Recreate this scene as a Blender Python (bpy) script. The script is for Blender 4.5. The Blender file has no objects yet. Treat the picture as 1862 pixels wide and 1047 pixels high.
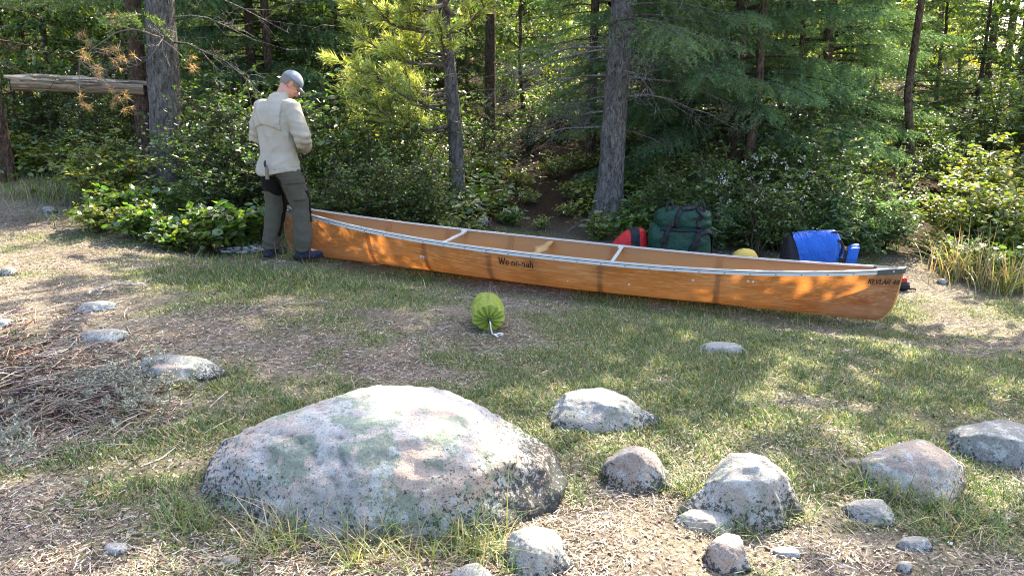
import bpy, bmesh, math, random
import numpy as np
from mathutils import Vector, Matrix, noise as mnoise

random.seed(7)
RNG = np.random.default_rng(11)
R = math.radians
PI = math.pi
scene = bpy.context.scene
COL = scene.collection

# ------------------------------------------------------------------ camera model (photo pixels 1862 x 1047)
FPX, CU, CV = 1400.0, 931.0, 523.5
PITCH = math.atan((523.5 - 200.0) / FPX)
CAMZ = 1.72
cp, sp = math.cos(PITCH), math.sin(PITCH)

def ray(u, v):
    a = (u - CU) / FPX
    b = -(v - CV) / FPX
    return Vector((a, cp + b * sp, -sp + b * cp))

def proj(P):
    P = np.asarray(P, float)
    x, y, z = P[..., 0], P[..., 1], P[..., 2] - CAMZ
    fw = y * cp - z * sp
    up = y * sp + z * cp
    return CU + FPX * x / fw, CV - FPX * up / fw

# ------------------------------------------------------------------ numpy noise
def _hash(ix, iy, seed):
    n = np.sin(ix * 127.1 + iy * 311.7 + seed * 74.7) * 43758.5453
    return n - np.floor(n)

def vn(x, y, seed=0):
    x = np.asarray(x, float); y = np.asarray(y, float)
    ix, iy = np.floor(x), np.floor(y)
    fx, fy = x - ix, y - iy
    fx = fx * fx * (3 - 2 * fx); fy = fy * fy * (3 - 2 * fy)
    a, b = _hash(ix, iy, seed), _hash(ix + 1, iy, seed)
    c, d = _hash(ix, iy + 1, seed), _hash(ix + 1, iy + 1, seed)
    return (a * (1 - fx) + b * fx) * (1 - fy) + (c * (1 - fx) + d * fx) * fy

def fbm(x, y, o=3, seed=0):
    s, amp, tot = 0, 1.0, 0
    for k in range(o):
        s = s + amp * vn(x * 2 ** k, y * 2 ** k, seed + k * 5); tot += amp; amp *= .5
    return s / tot

def smooth(a, b, x):
    t = np.clip((x - a) / (b - a), 0, 1)
    return t * t * (3 - 2 * t)

def softplus(x, k=2.0):
    return np.logaddexp(0, x * k) / k

def _PYz(u, v, y):
    b = -(v - CV) / FPX
    fy, fz = cp + b * sp, -sp + b * cp
    return ((u - CU) / FPX * y / fy, y, CAMZ + fz * y / fy)
CAN_A = np.array(_PYz(521, 462, 7.98))
CAN_B = np.array(_PYz(1618, 590, 6.50))
MAN_P = np.array(_PYz(519, 467, 7.52))

def HT(x, y):
    x = np.asarray(x, float); y = np.asarray(y, float)
    xs = 8 * np.tanh(x / 8)
    fade = 1 - smooth(9, 14, y)
    z = .13 - .065 * xs * fade
    z = z + .17 * (softplus(y - 8.2) - .8 * softplus(y - 26))
    z = z + .10 * (fbm(x * .55, y * .55, 2, 3) - .5) * (1 - .3 * smooth(3, 7, y)) + .035 * (fbm(x * 2.6, y * 2.6, 2, 9) - .5)
    z = z + .25 * (fbm(x * .3, y * .3, 2, 21) - .5) * smooth(10, 16, y)
    dx, dy = CAN_B[0] - CAN_A[0], CAN_B[1] - CAN_A[1]
    t = ((x - CAN_A[0]) * dx + (y - CAN_A[1]) * dy) / (dx * dx + dy * dy)
    tc = np.clip(t, -.05, 1.05)
    d = np.hypot(x - CAN_A[0] - tc * dx, y - CAN_A[1] - tc * dy)
    line = CAN_A[2] + (CAN_B[2] - CAN_A[2]) * tc - .015
    z = z + (line - z) * np.exp(-(d / .85) ** 4)
    k = np.exp(-(np.hypot(x - MAN_P[0], y - MAN_P[1]) / .38) ** 2)
    z = z + (MAN_P[2] - z) * k
    return z

def hz(x, y):
    return float(HT(x, y))

def GV(u, v):
    d = ray(u, v)
    t, step = 1.0, .05
    while t < 60:
        p = d * t
        if CAMZ + p.z <= hz(p.x, p.y):
            lo, hi = t - step, t
            for _ in range(12):
                m = (lo + hi) / 2
                p = d * m
                if CAMZ + p.z <= hz(p.x, p.y): hi = m
                else: lo = m
            p = d * hi
            return Vector((p.x, p.y, hz(p.x, p.y)))
        t += step
    p = d * t
    return Vector((p.x, p.y, hz(p.x, p.y)))

def GY(u, y):
    """ground point in pixel column u at distance y"""
    z = 0.3
    for _ in range(6):
        fw = y * cp - (z - CAMZ) * sp
        x = (u - CU) / FPX * fw
        z = hz(x, y)
    return Vector((x, y, z))

def PY(u, v, y):
    d = ray(u, v)
    d = d * (y / d.y)
    return Vector((d.x, d.y, d.z + CAMZ))

# ------------------------------------------------------------------ object helpers
def tag(o, label=None, cat=None, group=None, kind=None):
    if label: o['label'] = label
    if cat: o['category'] = cat
    if group: o['group'] = group
    if kind: o['kind'] = kind
    return o

def empty(name, loc=(0, 0, 0), rz=0.0):
    o = bpy.data.objects.new(name, None)
    o.empty_display_size = .1
    COL.objects.link(o)
    o.location = loc
    o.rotation_euler = (0, 0, rz)
    return o

def copy_tree(o, parent=None):
    c = o.copy()
    COL.objects.link(c)
    if parent is not None: c.parent = parent
    for ch in list(o.children):
        copy_tree(ch, c)
    return c

class Geo:
    def __init__(s):
        s.V, s.F, s.C, s.n = [], [], [], 0
    def add(s, V, F, col=(1, 1, 1)):
        V = np.asarray(V, float).reshape(-1, 3)
        F = np.asarray(F, int)
        s.V.append(V)
        s.F.append(F + s.n)
        c = np.asarray(col, float)
        if c.ndim == 1: c = np.tile(c, (len(V), 1))
        s.C.append(c)
        s.n += len(V)
        return s
    def inst(s, TV, TF, pos, Rm, scale, col):
        TV = np.asarray(TV, float); TF = np.asarray(TF, int)
        N, k = len(pos), len(TV)
        if N == 0: return
        sc = np.asarray(scale, float)
        if sc.ndim == 1: sc = sc[:, None]
        L = TV[None] * sc[:, None, :] if sc.shape[1] == 3 else TV[None] * sc[:, :, None]
        W = np.einsum('nij,nkj->nki', Rm, L) + pos[:, None, :]
        F = (TF[None] + (np.arange(N) * k)[:, None, None]).reshape(-1, TF.shape[1])
        c = np.asarray(col, float)
        if c.ndim == 1: c = np.tile(c, (N, 1))
        s.add(W.reshape(-1, 3), F, np.repeat(c, k, axis=0))
    def tube(s, P, rad, n=6, col=(1, 1, 1), cap=True, squash=None):
        P = np.asarray(P, float)
        m = len(P)
        rad = np.broadcast_to(np.asarray(rad, float), (m,))
        T = np.gradient(P, axis=0)
        T /= np.linalg.norm(T, axis=1)[:, None] + 1e-9
        ref = np.array([0, 0, 1.]) if abs(T[0, 2]) < .9 else np.array([1., 0, 0])
        a = np.cross(T, ref); a /= np.linalg.norm(a, axis=1)[:, None] + 1e-9
        b = np.cross(a, T)
        th = np.linspace(0, 2 * PI, n, endpoint=False)
        ring = np.cos(th)[None, :, None] * a[:, None, :] + np.sin(th)[None, :, None] * b[:, None, :]
        V = P[:, None, :] + ring * rad[:, None, None]
        i = np.arange(m - 1)[:, None] * n; j = np.arange(n)[None]
        jn = (j + 1) % n
        F = np.stack([i + j, i + jn, i + n + jn, i + n + j], -1).reshape(-1, 4)
        c = np.asarray(col, float)
        if c.ndim == 2: c = np.repeat(c, n, axis=0)
        s.add(V.reshape(-1, 3), F, c)
        if cap:
            for r in (0, m - 1):
                cc = c if c.ndim == 1 else c[r * n]
                rv = V[r]
                cen = rv.mean(0)
                VV = np.vstack([rv, cen[None]])
                jj = np.arange(n)
                FF = np.stack([jj, (jj + 1) % n, np.full(n, n)], -1)
                if r == 0: FF = FF[:, ::-1]
                s.add(VV, FF, cc)
        return s
    def loft(s, rings, cap=True, col=(1, 1, 1)):
        """rings: list of (n,3) arrays"""
        A = np.asarray(rings, float)
        m, n = A.shape[:2]
        i = np.arange(m - 1)[:, None] * n; j = np.arange(n)[None]; jn = (j + 1) % n
        F = np.stack([i + j, i + jn, i + n + jn, i + n + j], -1).reshape(-1, 4)
        s.add(A.reshape(-1, 3), F, col)
        if cap:
            for r in (0, m - 1):
                VV = np.vstack([A[r], A[r].mean(0)[None]])
                jj = np.arange(n)
                FF = np.stack([jj, (jj + 1) % n, np.full(n, n)], -1)
                if r == 0: FF = FF[:, ::-1]
                s.add(VV, FF, col)
        return s
    def box(s, c, size, col=(1, 1, 1), M=None):
        x, y, z = [k / 2 for k in size]
        V = np.array([(-x, -y, -z), (x, -y, -z), (x, y, -z), (-x, y, -z), (-x, -y, z), (x, -y, z), (x, y, z), (-x, y, z)])
        if M is not None: V = V @ np.array(M.to_3x3()).T
        V = V + np.array(c)
        F = [(0, 3, 2, 1), (4, 5, 6, 7), (0, 1, 5, 4), (1, 2, 6, 5), (2, 3, 7, 6), (3, 0, 4, 7)]
        return s.add(V, F, col)
    def mesh(s, name, sm=True):
        me = bpy.data.meshes.new(name)
        V = np.vstack(s.V)
        me.vertices.add(len(V))
        me.vertices.foreach_set('co', V.astype(np.float32).ravel())
        loops = np.concatenate([f.ravel() for f in s.F])
        tot = np.concatenate([np.full(len(f), f.shape[1]) for f in s.F])
        st = np.concatenate([[0], np.cumsum(tot)[:-1]])
        me.loops.add(len(loops))
        me.loops.foreach_set('vertex_index', loops.astype(np.int32))
        me.polygons.add(len(tot))
        me.polygons.foreach_set('loop_start', st.astype(np.int32))
        me.polygons.foreach_set('loop_total', tot.astype(np.int32))
        me.polygons.foreach_set('use_smooth', np.full(len(tot), sm))
        C = np.vstack(s.C)
        at = me.attributes.new('col', 'FLOAT_COLOR', 'POINT')
        at.data.foreach_set('color', np.hstack([C, np.ones((len(C), 1))]).astype(np.float32).ravel())
        me.update(calc_edges=True)
        me.validate()
        return me
    def build(s, name, mat, parent=None, sm=True):
        me = s.mesh(name, sm)
        me.materials.append(mat)
        o = bpy.data.objects.new(name, me)
        COL.objects.link(o)
        if parent is not None: o.parent = parent
        return o

def frames(d, up):
    d = d / (np.linalg.norm(d, axis=1)[:, None] + 1e-9)
    n = up - d * np.sum(up * d, axis=1)[:, None]
    n = n / (np.linalg.norm(n, axis=1)[:, None] + 1e-9)
    sd = np.cross(d, n)
    return np.stack([sd, d, n], -1)

def rnd_unit(n, rng=RNG):
    v = rng.normal(size=(n, 3))
    return v / np.linalg.norm(v, axis=1)[:, None]

# ------------------------------------------------------------------ materials
def newmat(name):
    m = bpy.data.materials.new(name)
    m.use_nodes = True
    nt = m.node_tree
    nt.nodes.clear()
    out = nt.nodes.new('ShaderNodeOutputMaterial')
    return m, nt, out

def N(nt, t, **kw):
    n = nt.nodes.new('ShaderNode' + t)
    for k, v in kw.items():
        if k.startswith('i_'):
            n.inputs[k[2:].replace('_', ' ')].default_value = v
        else: setattr(n, k, v)
    return n

def ramp(nt, src, stops, interp='LINEAR'):
    r = nt.nodes.new('ShaderNodeValToRGB')
    r.color_ramp.interpolation = interp
    e = r.color_ramp.elements
    while len(e) < len(stops): e.new(.5)
    for k, (p, c) in enumerate(stops):
        e[k].position = p
        e[k].color = (*c, 1) if not isinstance(c, (int, float)) else (c, c, c, 1)
    nt.links.new(src, r.inputs['Fac'])
    return r.outputs['Color']

def mixc(nt, f, a, b, mode='MIX'):
    m = nt.nodes.new('ShaderNodeMix')
    m.data_type = 'RGBA'; m.blend_type = mode
    for sock, val in ((m.inputs[0], f), (m.inputs[6], a), (m.inputs[7], b)):
        if hasattr(val, 'links'): nt.links.new(val, sock)
        elif isinstance(val, (int, float)): sock.default_value = val
        else: sock.default_value = (*val, 1)
    return m.outputs[2]

def noise_tex(nt, scale, detail=4, rough=.55, coord='Object', sx=(1, 1, 1), dist=0):
    tc = nt.nodes.new('ShaderNodeTexCoord')
    mp = nt.nodes.new('ShaderNodeMapping')
    mp.inputs['Scale'].default_value = sx
    nt.links.new(tc.outputs[coord], mp.inputs['Vector'])
    n = nt.nodes.new('ShaderNodeTexNoise')
    n.inputs['Scale'].default_value = scale
    n.inputs['Detail'].default_value = detail
    n.inputs['Roughness'].default_value = rough
    n.inputs['Distortion'].default_value = dist
    nt.links.new(mp.outputs[0], n.inputs['Vector'])
    return n.outputs[0]

def bump(nt, h, strength=.5, dist=.01):
    b = nt.nodes.new('ShaderNodeBump')
    b.inputs['Strength'].default_value = strength
    b.inputs['Distance'].default_value = dist
    nt.links.new(h, b.inputs['Height'])
    return b.outputs[0]

def principled(nt, out, col, rough=.6, metal=0, normal=None, spec=.5):
    p = nt.nodes.new('ShaderNodeBsdfPrincipled')
    for sock, val in ((p.inputs['Base Color'], col), (p.inputs['Roughness'], rough)):
        if hasattr(val, 'links'): nt.links.new(val, sock)
        elif isinstance(val, (int, float)): sock.default_value = val
        else: sock.default_value = (*val, 1)
    p.inputs['Metallic'].default_value = metal
    p.inputs['Specular IOR Level'].default_value = spec
    if normal is not None: nt.links.new(normal, p.inputs['Normal'])
    if out is not None: nt.links.new(p.outputs[0], out.inputs[0])
    return p

def simple_mat(name, col, rough=.6, metal=0, var=.25, scale=30, bumpv=0, bscale=60, sx=(1, 1, 1)):
    m, nt, out = newmat(name)
    n = noise_tex(nt, scale, 4, sx=sx)
    c = mixc(nt, n, [k * (1 - var) for k in col], [min(1, k * (1 + var)) for k in col])
    nb = None
    if bumpv: nb = bump(nt, noise_tex(nt, bscale, 4, sx=sx), bumpv, .01)
    principled(nt, out, c, rough, metal, nb)
    return m

def attr_col(nt):
    a = nt.nodes.new('ShaderNodeAttribute')
    a.attribute_name = 'col'
    return a.outputs['Color']

def leaf_mat(name, trans=.45, gloss=.12, rough=.35, tmul=(1.5, 1.35, .55)):
    m, nt, out = newmat(name)
    c = attr_col(nt)
    d = N(nt, 'BsdfDiffuse'); nt.links.new(c, d.inputs['Color'])
    t = N(nt, 'BsdfTranslucent')
    tc = mixc(nt, 1.0, c, tmul, 'MULTIPLY'); nt.links.new(tc, t.inputs['Color'])
    mx = N(nt, 'MixShader'); mx.inputs[0].default_value = trans
    nt.links.new(d.outputs[0], mx.inputs[1]); nt.links.new(t.outputs[0], mx.inputs[2])
    g = N(nt, 'BsdfGlossy'); g.inputs['Roughness'].default_value = rough
    g.inputs['Color'].default_value = (1, 1, 1, 1)
    m2 = N(nt, 'MixShader'); m2.inputs[0].default_value = gloss
    nt.links.new(mx.outputs[0], m2.inputs[1]); nt.links.new(g.outputs[0], m2.inputs[2])
    nt.links.new(m2.outputs[0], out.inputs[0])
    return m

M = {}
M['leaf'] = leaf_mat('broad_leaf', .48, .10, .38, (1.9, 1.7, .6))
M['needle'] = leaf_mat('conifer_needle', .4, .06, .4, (1.9, 1.7, .7))
M['grass'] = leaf_mat('grass_blade', .4, .05, .5, (1.4, 1.3, .7))
M['litter'] = leaf_mat('dry_litter', .1, .04, .5, (1, 1, 1))

def bark_mat(name, c0, c1, vs=1.0):
    m, nt, out = newmat(name)
    n1 = noise_tex(nt, 30 * vs, 6, .7, sx=(1, 1, .38), dist=.9)
    n2 = noise_tex(nt, 5, 3)
    n3 = noise_tex(nt, 60, 3, .6, sx=(1, 1, .5))
    c = ramp(nt, n1, [(.32, [k * .25 for k in c0]), (.46, c0), (.62, c1), (.8, [k * 1.25 for k in c1])])
    c = mixc(nt, .45, c, ramp(nt, n2, [(.3, (.55, .55, .55)), (.7, (1.25, 1.2, 1.15))]), 'MULTIPLY')
    c = mixc(nt, 1.0, c, attr_col(nt), 'MULTIPLY')
    nb = bump(nt, n1, 1.0, .03)
    b2 = N(nt, 'Bump'); b2.inputs['Strength'].default_value = .5; b2.inputs['Distance'].default_value = .008
    nt.links.new(n3, b2.inputs['Height']); nt.links.new(nb, b2.inputs['Normal'])
    principled(nt, out, c, .9, 0, b2.outputs[0], .2)
    return m
M['bark_grey'] = bark_mat('grey_scaly_bark', (.13, .12, .118), (.27, .26, .26))
M['bark_brown'] = bark_mat('brown_bark', (.10, .065, .045), (.20, .15, .12))
M['twig'] = simple_mat('bare_twig', (.20, .17, .14), .85, var=.4, scale=20)
M['stem'] = simple_mat('green_brown_stem', (.09, .07, .04), .8, var=.4)

def old_wood():
    m, nt, out = newmat('weathered_grey_wood')
    n1 = noise_tex(nt, 8, 6, .6, sx=(.25, 6, 6))
    c = ramp(nt, n1, [(.3, (.05, .04, .035)), (.5, (.34, .30, .26)), (.7, (.66, .61, .55))])
    c = mixc(nt, 1.0, c, attr_col(nt), 'MULTIPLY')
    principled(nt, out, c, .85, 0, bump(nt, n1, .8, .02), .2)
    return m
M['old_wood'] = old_wood()

def rock_mat(name, base=(.50, .48, .46), pink=0.2, dark=.5, green=.5, sc=1.0):
    m, nt, out = newmat(name)
    big = noise_tex(nt, 2.2 * sc, 3, .5)
    mid = noise_tex(nt, 9 * sc, 6, .7)
    fine = noise_tex(nt, 55, 5, .7)
    spk = noise_tex(nt, 46, 6, .8)
    c = mixc(nt, fine, [k * .8 for k in base], [min(.9, k * 1.25) for k in base])
    pk = ramp(nt, noise_tex(nt, 3.1 * sc, 3, .5), [(.42, 0.0), (.62, 1.0)])
    f = N(nt, 'Math', operation='MULTIPLY'); f.inputs[1].default_value = pink; nt.links.new(pk, f.inputs[0])
    c = mixc(nt, f.outputs[0], c, (.50, .39, .32))
    # bluish-green crust lichen
    gl = ramp(nt, noise_tex(nt, 5.5 * sc, 6, .72, dist=.4), [(.515, 0.0), (.555, 1.0)])
    f2 = N(nt, 'Math', operation='MULTIPLY'); f2.inputs[1].default_value = green; nt.links.new(gl, f2.inputs[0])
    c = mixc(nt, f2.outputs[0], c, (.20, .27, .21))
    wl = ramp(nt, noise_tex(nt, 7.5 * sc, 6, .75), [(.52, 0.0), (.57, 1.0)])
    f3 = N(nt, 'Math', operation='MULTIPLY'); f3.inputs[1].default_value = .75; nt.links.new(wl, f3.inputs[0])
    c = mixc(nt, f3.outputs[0], c, (.50, .52, .52))
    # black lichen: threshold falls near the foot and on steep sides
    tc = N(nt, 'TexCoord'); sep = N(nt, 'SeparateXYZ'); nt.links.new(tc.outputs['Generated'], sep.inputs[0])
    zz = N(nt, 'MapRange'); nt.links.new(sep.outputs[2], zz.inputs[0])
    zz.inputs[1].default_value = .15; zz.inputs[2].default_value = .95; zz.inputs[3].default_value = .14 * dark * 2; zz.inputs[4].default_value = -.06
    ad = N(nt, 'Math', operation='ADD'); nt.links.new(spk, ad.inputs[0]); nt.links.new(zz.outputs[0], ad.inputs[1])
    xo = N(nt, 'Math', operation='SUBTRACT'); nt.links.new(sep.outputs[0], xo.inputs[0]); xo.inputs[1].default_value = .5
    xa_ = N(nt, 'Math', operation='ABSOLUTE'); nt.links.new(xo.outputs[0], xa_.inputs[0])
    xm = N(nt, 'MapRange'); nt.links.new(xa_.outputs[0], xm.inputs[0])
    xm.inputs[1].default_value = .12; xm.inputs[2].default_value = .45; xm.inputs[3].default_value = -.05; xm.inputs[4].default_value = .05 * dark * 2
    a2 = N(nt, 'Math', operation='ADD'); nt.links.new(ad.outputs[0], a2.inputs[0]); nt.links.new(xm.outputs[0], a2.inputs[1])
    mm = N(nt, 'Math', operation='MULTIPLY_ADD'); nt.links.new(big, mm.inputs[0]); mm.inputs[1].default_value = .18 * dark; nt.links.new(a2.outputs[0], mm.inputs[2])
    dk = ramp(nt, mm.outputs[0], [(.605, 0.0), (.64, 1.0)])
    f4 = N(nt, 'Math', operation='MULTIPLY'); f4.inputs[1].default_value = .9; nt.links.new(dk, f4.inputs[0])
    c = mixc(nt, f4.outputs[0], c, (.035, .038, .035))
    pep = ramp(nt, noise_tex(nt, 105, 4, .8), [(.36, .12), (.43, .95), (.58, 1.0), (.66, 1.35)])
    c = mixc(nt, .8, c, pep, 'MULTIPLY')
    c = mixc(nt, 1.0, c, attr_col(nt), 'MULTIPLY')
    nb = bump(nt, mid, .55, .03)
    b2 = N(nt, 'Bump'); b2.inputs['Strength'].default_value = .7; b2.inputs['Distance'].default_value = .008
    nt.links.new(spk, b2.inputs['Height']); nt.links.new(nb, b2.inputs['Normal'])
    principled(nt, out, c, .9, 0, b2.outputs[0], .25)
    return m
M['rock'] = rock_mat('lichened_granite', (.40, .39, .385), .85, .59, .75)
M['rock_pale'] = rock_mat('pale_granite', (.37, .355, .335), .25, .58, .45, 1.6)
M['rock_pink'] = rock_mat('pink_granite', (.36, .305, .27), .9, .54, .4, 1.6)
M['rock_grey'] = rock_mat('grey_granite', (.29, .285, .275), .1, .58, .4, 1.8)

# ------------------------------------------------------------------ world, sun, camera
SUN_AZ, SUN_EL = R(32), R(47)     # azimuth measured from +y towards +x
world = bpy.data.worlds.new('World')
scene.world = world
world.use_nodes = True
wn = world.node_tree
wn.nodes.clear()
wo = wn.nodes.new('ShaderNodeOutputWorld')
bg = wn.nodes.new('ShaderNodeBackground')
sky = wn.nodes.new('ShaderNodeTexSky')
sky.sky_type = 'NISHITA'
sky.sun_disc = False
sky.sun_elevation = SUN_EL
sky.sun_rotation = SUN_AZ
sky.air_density = 1.0; sky.dust_density = 4.0; sky.ozone_density = 1.0
bg.inputs['Strength'].default_value = .15
wn.links.new(sky.outputs[0], bg.inputs['Color'])
wn.links.new(bg.outputs[0], wo.inputs[0])

sd = bpy.data.lights.new('sun', 'SUN')
sd.energy = 4.7
sd.angle = R(.5)
sd.color = (1, .88, .68)
so = bpy.data.objects.new('sun', sd)
COL.objects.link(so)
Sdir = Vector((math.sin(SUN_AZ) * math.cos(SUN_EL), math.cos(SUN_AZ) * math.cos(SUN_EL), math.sin(SUN_EL)))
so.rotation_euler = Sdir.to_track_quat('Z', 'Y').to_euler()
so.location = (6, 10, 14)

cam = bpy.data.cameras.new('camera')
co = bpy.data.objects.new('camera', cam)
COL.objects.link(co)
cam.sensor_fit = 'HORIZONTAL'; cam.sensor_width = 36
cam.lens = FPX / 1862 * 36
cam.clip_end = 1500; cam.clip_start = .05
co.location = (0, 0, CAMZ)
co.rotation_euler = (PI / 2 - PITCH, 0, 0)
scene.camera = co
scene.view_settings.view_transform = 'Standard'
scene.view_settings.look = 'None'
scene.view_settings.exposure = 0
cy = scene.cycles
cy.max_bounces = 7; cy.diffuse_bounces = 3; cy.glossy_bounces = 2; cy.transmission_bounces = 4; cy.transparent_max_bounces = 4
cy.caustics_reflective = False; cy.caustics_refractive = False
cy.sample_clamp_indirect = 4
cy.use_denoising = True
cy.denoising_input_passes = 'RGB_ALBEDO_NORMAL'; cy.denoising_prefilter = 'NONE'
scene.render.film_transparent = False
cy.filter_width = 1.1
cy.adaptive_threshold = .02
cy.film_exposure = 3.75      # the photograph is exposed for the shade

# ------------------------------------------------------------------ where grass grows (shared by ground colour and blades)
def blob(x, y, cx, cy_, rx, ry):
    return np.exp(-(((x - cx) / rx) ** 2 + ((y - cy_) / ry) ** 2))

RIGHT_PATH = [GV(1760, 640), GV(1720, 540), GV(1690, 470), GV(1670, 420), GV(1655, 350), GV(1640, 305)]
LEFT_PATH = [GV(150, 560), GV(60, 460), GV(30, 400), GV(-40, 350)]
MID_PATH = [Vector((.0, 8.4, 0)), Vector((.35, 9.6, 0)), Vector((.6, 11.0, 0)), Vector((.8, 13, 0)), Vector((1.2, 15.5, 0))]
def path_d(x, y, P):
    best = np.full(np.shape(x), 1e9)
    for a, b in zip(P[:-1], P[1:]):
        dx, dy = b.x - a.x, b.y - a.y
        t = np.clip(((x - a.x) * dx + (y - a.y) * dy) / (dx * dx + dy * dy), 0, 1)
        best = np.minimum(best, np.hypot(x - a.x - t * dx, y - a.y - t * dy))
    return best

def grass_den(x, y):
    n = fbm(x * 1.1, y * 1.1, 3, 41)
    n2 = fbm(x * 4.2, y * 4.2, 2, 55)
    g = .19 + 2.1 * (n - .5) + 1.3 * (n2 - .5)
    g = g + .24 * smooth(-1.0, 1.6, x) * smooth(3.2, 4.4, y) * (1 - smooth(6.9, 8.2, y))
    g = g + .20 * smooth(-2.6, -.6, x) * smooth(3.3, 4.0, y)
    g = g - .42 * (1 - smooth(-2.6, -1.2, x)) * (1 - smooth(4.6, 6.0, y))
    g = g - .22 * (1 - smooth(2.2, 3.2, y))
    g = g + .75 * blob(x, y, -2.35, 6.75, .85, .55)          # round the man's feet
    g = g + .45 * blob(x, y, -4.6, 7.8, 1.2, .8)
    g = g + .5 * blob(x, y, 1.9, 5.3, 1.6, 1.0)
    g = g + .12 * blob(x, y, -1.6, 5.6, 1.4, 1.2) - .2 * blob(x, y, -.6, 6.3, .9, .5) - .25 * blob(x, y, .9, 6.2, .6, .35)
    g = g - .7 * (1 - smooth(.15, .6, path_d(x, y, RIGHT_PATH))) - .6 * (1 - smooth(.2, .7, path_d(x, y, LEFT_PATH)))
    g = g - .9 * smooth(8.6, 9.8, y - 1.9 * smooth(-4.0, -5.2, x))
    return np.clip(g, 0, 1)

# ------------------------------------------------------------------ ground
def ground_mat():
    m, nt, out = newmat('forest_clearing_soil')
    a = nt.nodes.new('ShaderNodeAttribute'); a.attribute_name = 'col'
    sep = N(nt, 'SeparateColor'); nt.links.new(a.outputs['Color'], sep.inputs[0])
    n1 = noise_tex(nt, 1.6, 4, .6)
    n2 = noise_tex(nt, 38, 5, .75)
    n3 = noise_tex(nt, 120, 4, .7, sx=(1, .6, 1))
    soil = ramp(nt, n1, [(.3, (.15, .135, .118)), (.5, (.235, .215, .185)), (.7, (.32, .295, .25))])
    fl = ramp(nt, n2, [(.30, (.25, .21, .19)), (.48, (.85, .82, .78)), (.55, (1.05, 1.0, .95)), (.70, (1.75, 1.65, 1.5))])
    c = mixc(nt, 1.0, soil, fl, 'MULTIPLY')
    f3 = ramp(nt, n3, [(.35, (.6, .6, .6)), (.65, (1.3, 1.25, 1.15))])
    c = mixc(nt, .8, c, f3, 'MULTIPLY')
    gr = ramp(nt, n2, [(.3, (.10, .115, .045)), (.55, (.23, .25, .10)), (.75, (.42, .38, .20))])
    gf = N(nt, 'Math', operation='MULTIPLY'); gf.inputs[1].default_value = .75; gf.use_clamp = True
    nt.links.new(sep.outputs[0], gf.inputs[0])
    c = mixc(nt, gf.outputs[0], c, gr)
    duff = ramp(nt, n2, [(.3, (.018, .012, .008)), (.55, (.06, .038, .026)), (.75, (.13, .088, .06))])  # needle duff, its colour darkened for the deep shade under the trees
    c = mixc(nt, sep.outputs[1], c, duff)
    nb = bump(nt, n2, .9, .02)
    b2 = N(nt, 'Bump'); b2.inputs['Strength'].default_value = .6; b2.inputs['Distance'].default_value = .006
    nt.links.new(n3, b2.inputs['Height']); nt.links.new(nb, b2.inputs['Normal'])
    principled(nt, out, c, .95, 0, b2.outputs[0], .1)
    return m
nx, ny = 300, 320
tx = np.linspace(-1, 1, nx); ty = np.linspace(0, 1, ny)
gx = 7 * tx + 120 * np.sign(tx) * np.abs(tx) ** 7
gy = -8 + 22 * ty + 190 * ty ** 9
XX, YY = np.meshgrid(gx, gy, indexing='xy')
ZZ = HT(XX, YY)
g = Geo()
i = (np.arange(ny - 1)[:, None] * nx + np.arange(nx - 1)[None]).ravel()
F = np.stack([i, i + 1, i + 1 + nx, i + nx], -1)
gd = grass_den(XX, YY)
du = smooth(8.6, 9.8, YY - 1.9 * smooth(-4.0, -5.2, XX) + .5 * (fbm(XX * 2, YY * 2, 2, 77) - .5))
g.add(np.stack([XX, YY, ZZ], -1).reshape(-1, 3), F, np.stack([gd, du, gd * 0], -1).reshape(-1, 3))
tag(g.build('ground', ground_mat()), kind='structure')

# ------------------------------------------------------------------ grass, litter
SUNY = np.array([Sdir.x, Sdir.y, Sdir.z])
def pal(n, cols, wts, jit=.25, rng=RNG):
    cols = np.array(cols, float)
    k = rng.choice(len(cols), size=n, p=np.array(wts) / sum(wts))
    return np.clip(cols[k] * (1 + jit * rng.normal(size=(n, 1))) * (1 + .08 * rng.normal(size=(n, 3))), .004, .9)

BLADE_V = [(-.5, 0, 0), (.5, 0, 0), (.38, .55, .07), (-.38, .55, .07), (0, 1, .28)]
BLADE_Q = [(0, 1, 2, 3)]
BLADE_T = [(3, 2, 4)]
def blades(G, pos, h, w, lean, col, rng=RNG):
    n = len(pos)
    az = rng.uniform(0, 2 * PI, n)
    d = np.stack([np.cos(az) * lean, np.sin(az) * lean, np.ones(n)], -1)
    up = np.stack([np.cos(az), np.sin(az), np.zeros(n)], -1)
    Rm = frames(d, up)
    sc = np.stack([w, h, h], -1)
    off = G.n
    G.inst(BLADE_V, BLADE_Q, pos, Rm, sc, col)
    # the tips reuse the last vertices of the same blade
    k = np.arange(n) * 5 + off
    G.F.append(np.stack([k + 3, k + 2, k + 4], -1))

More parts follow.
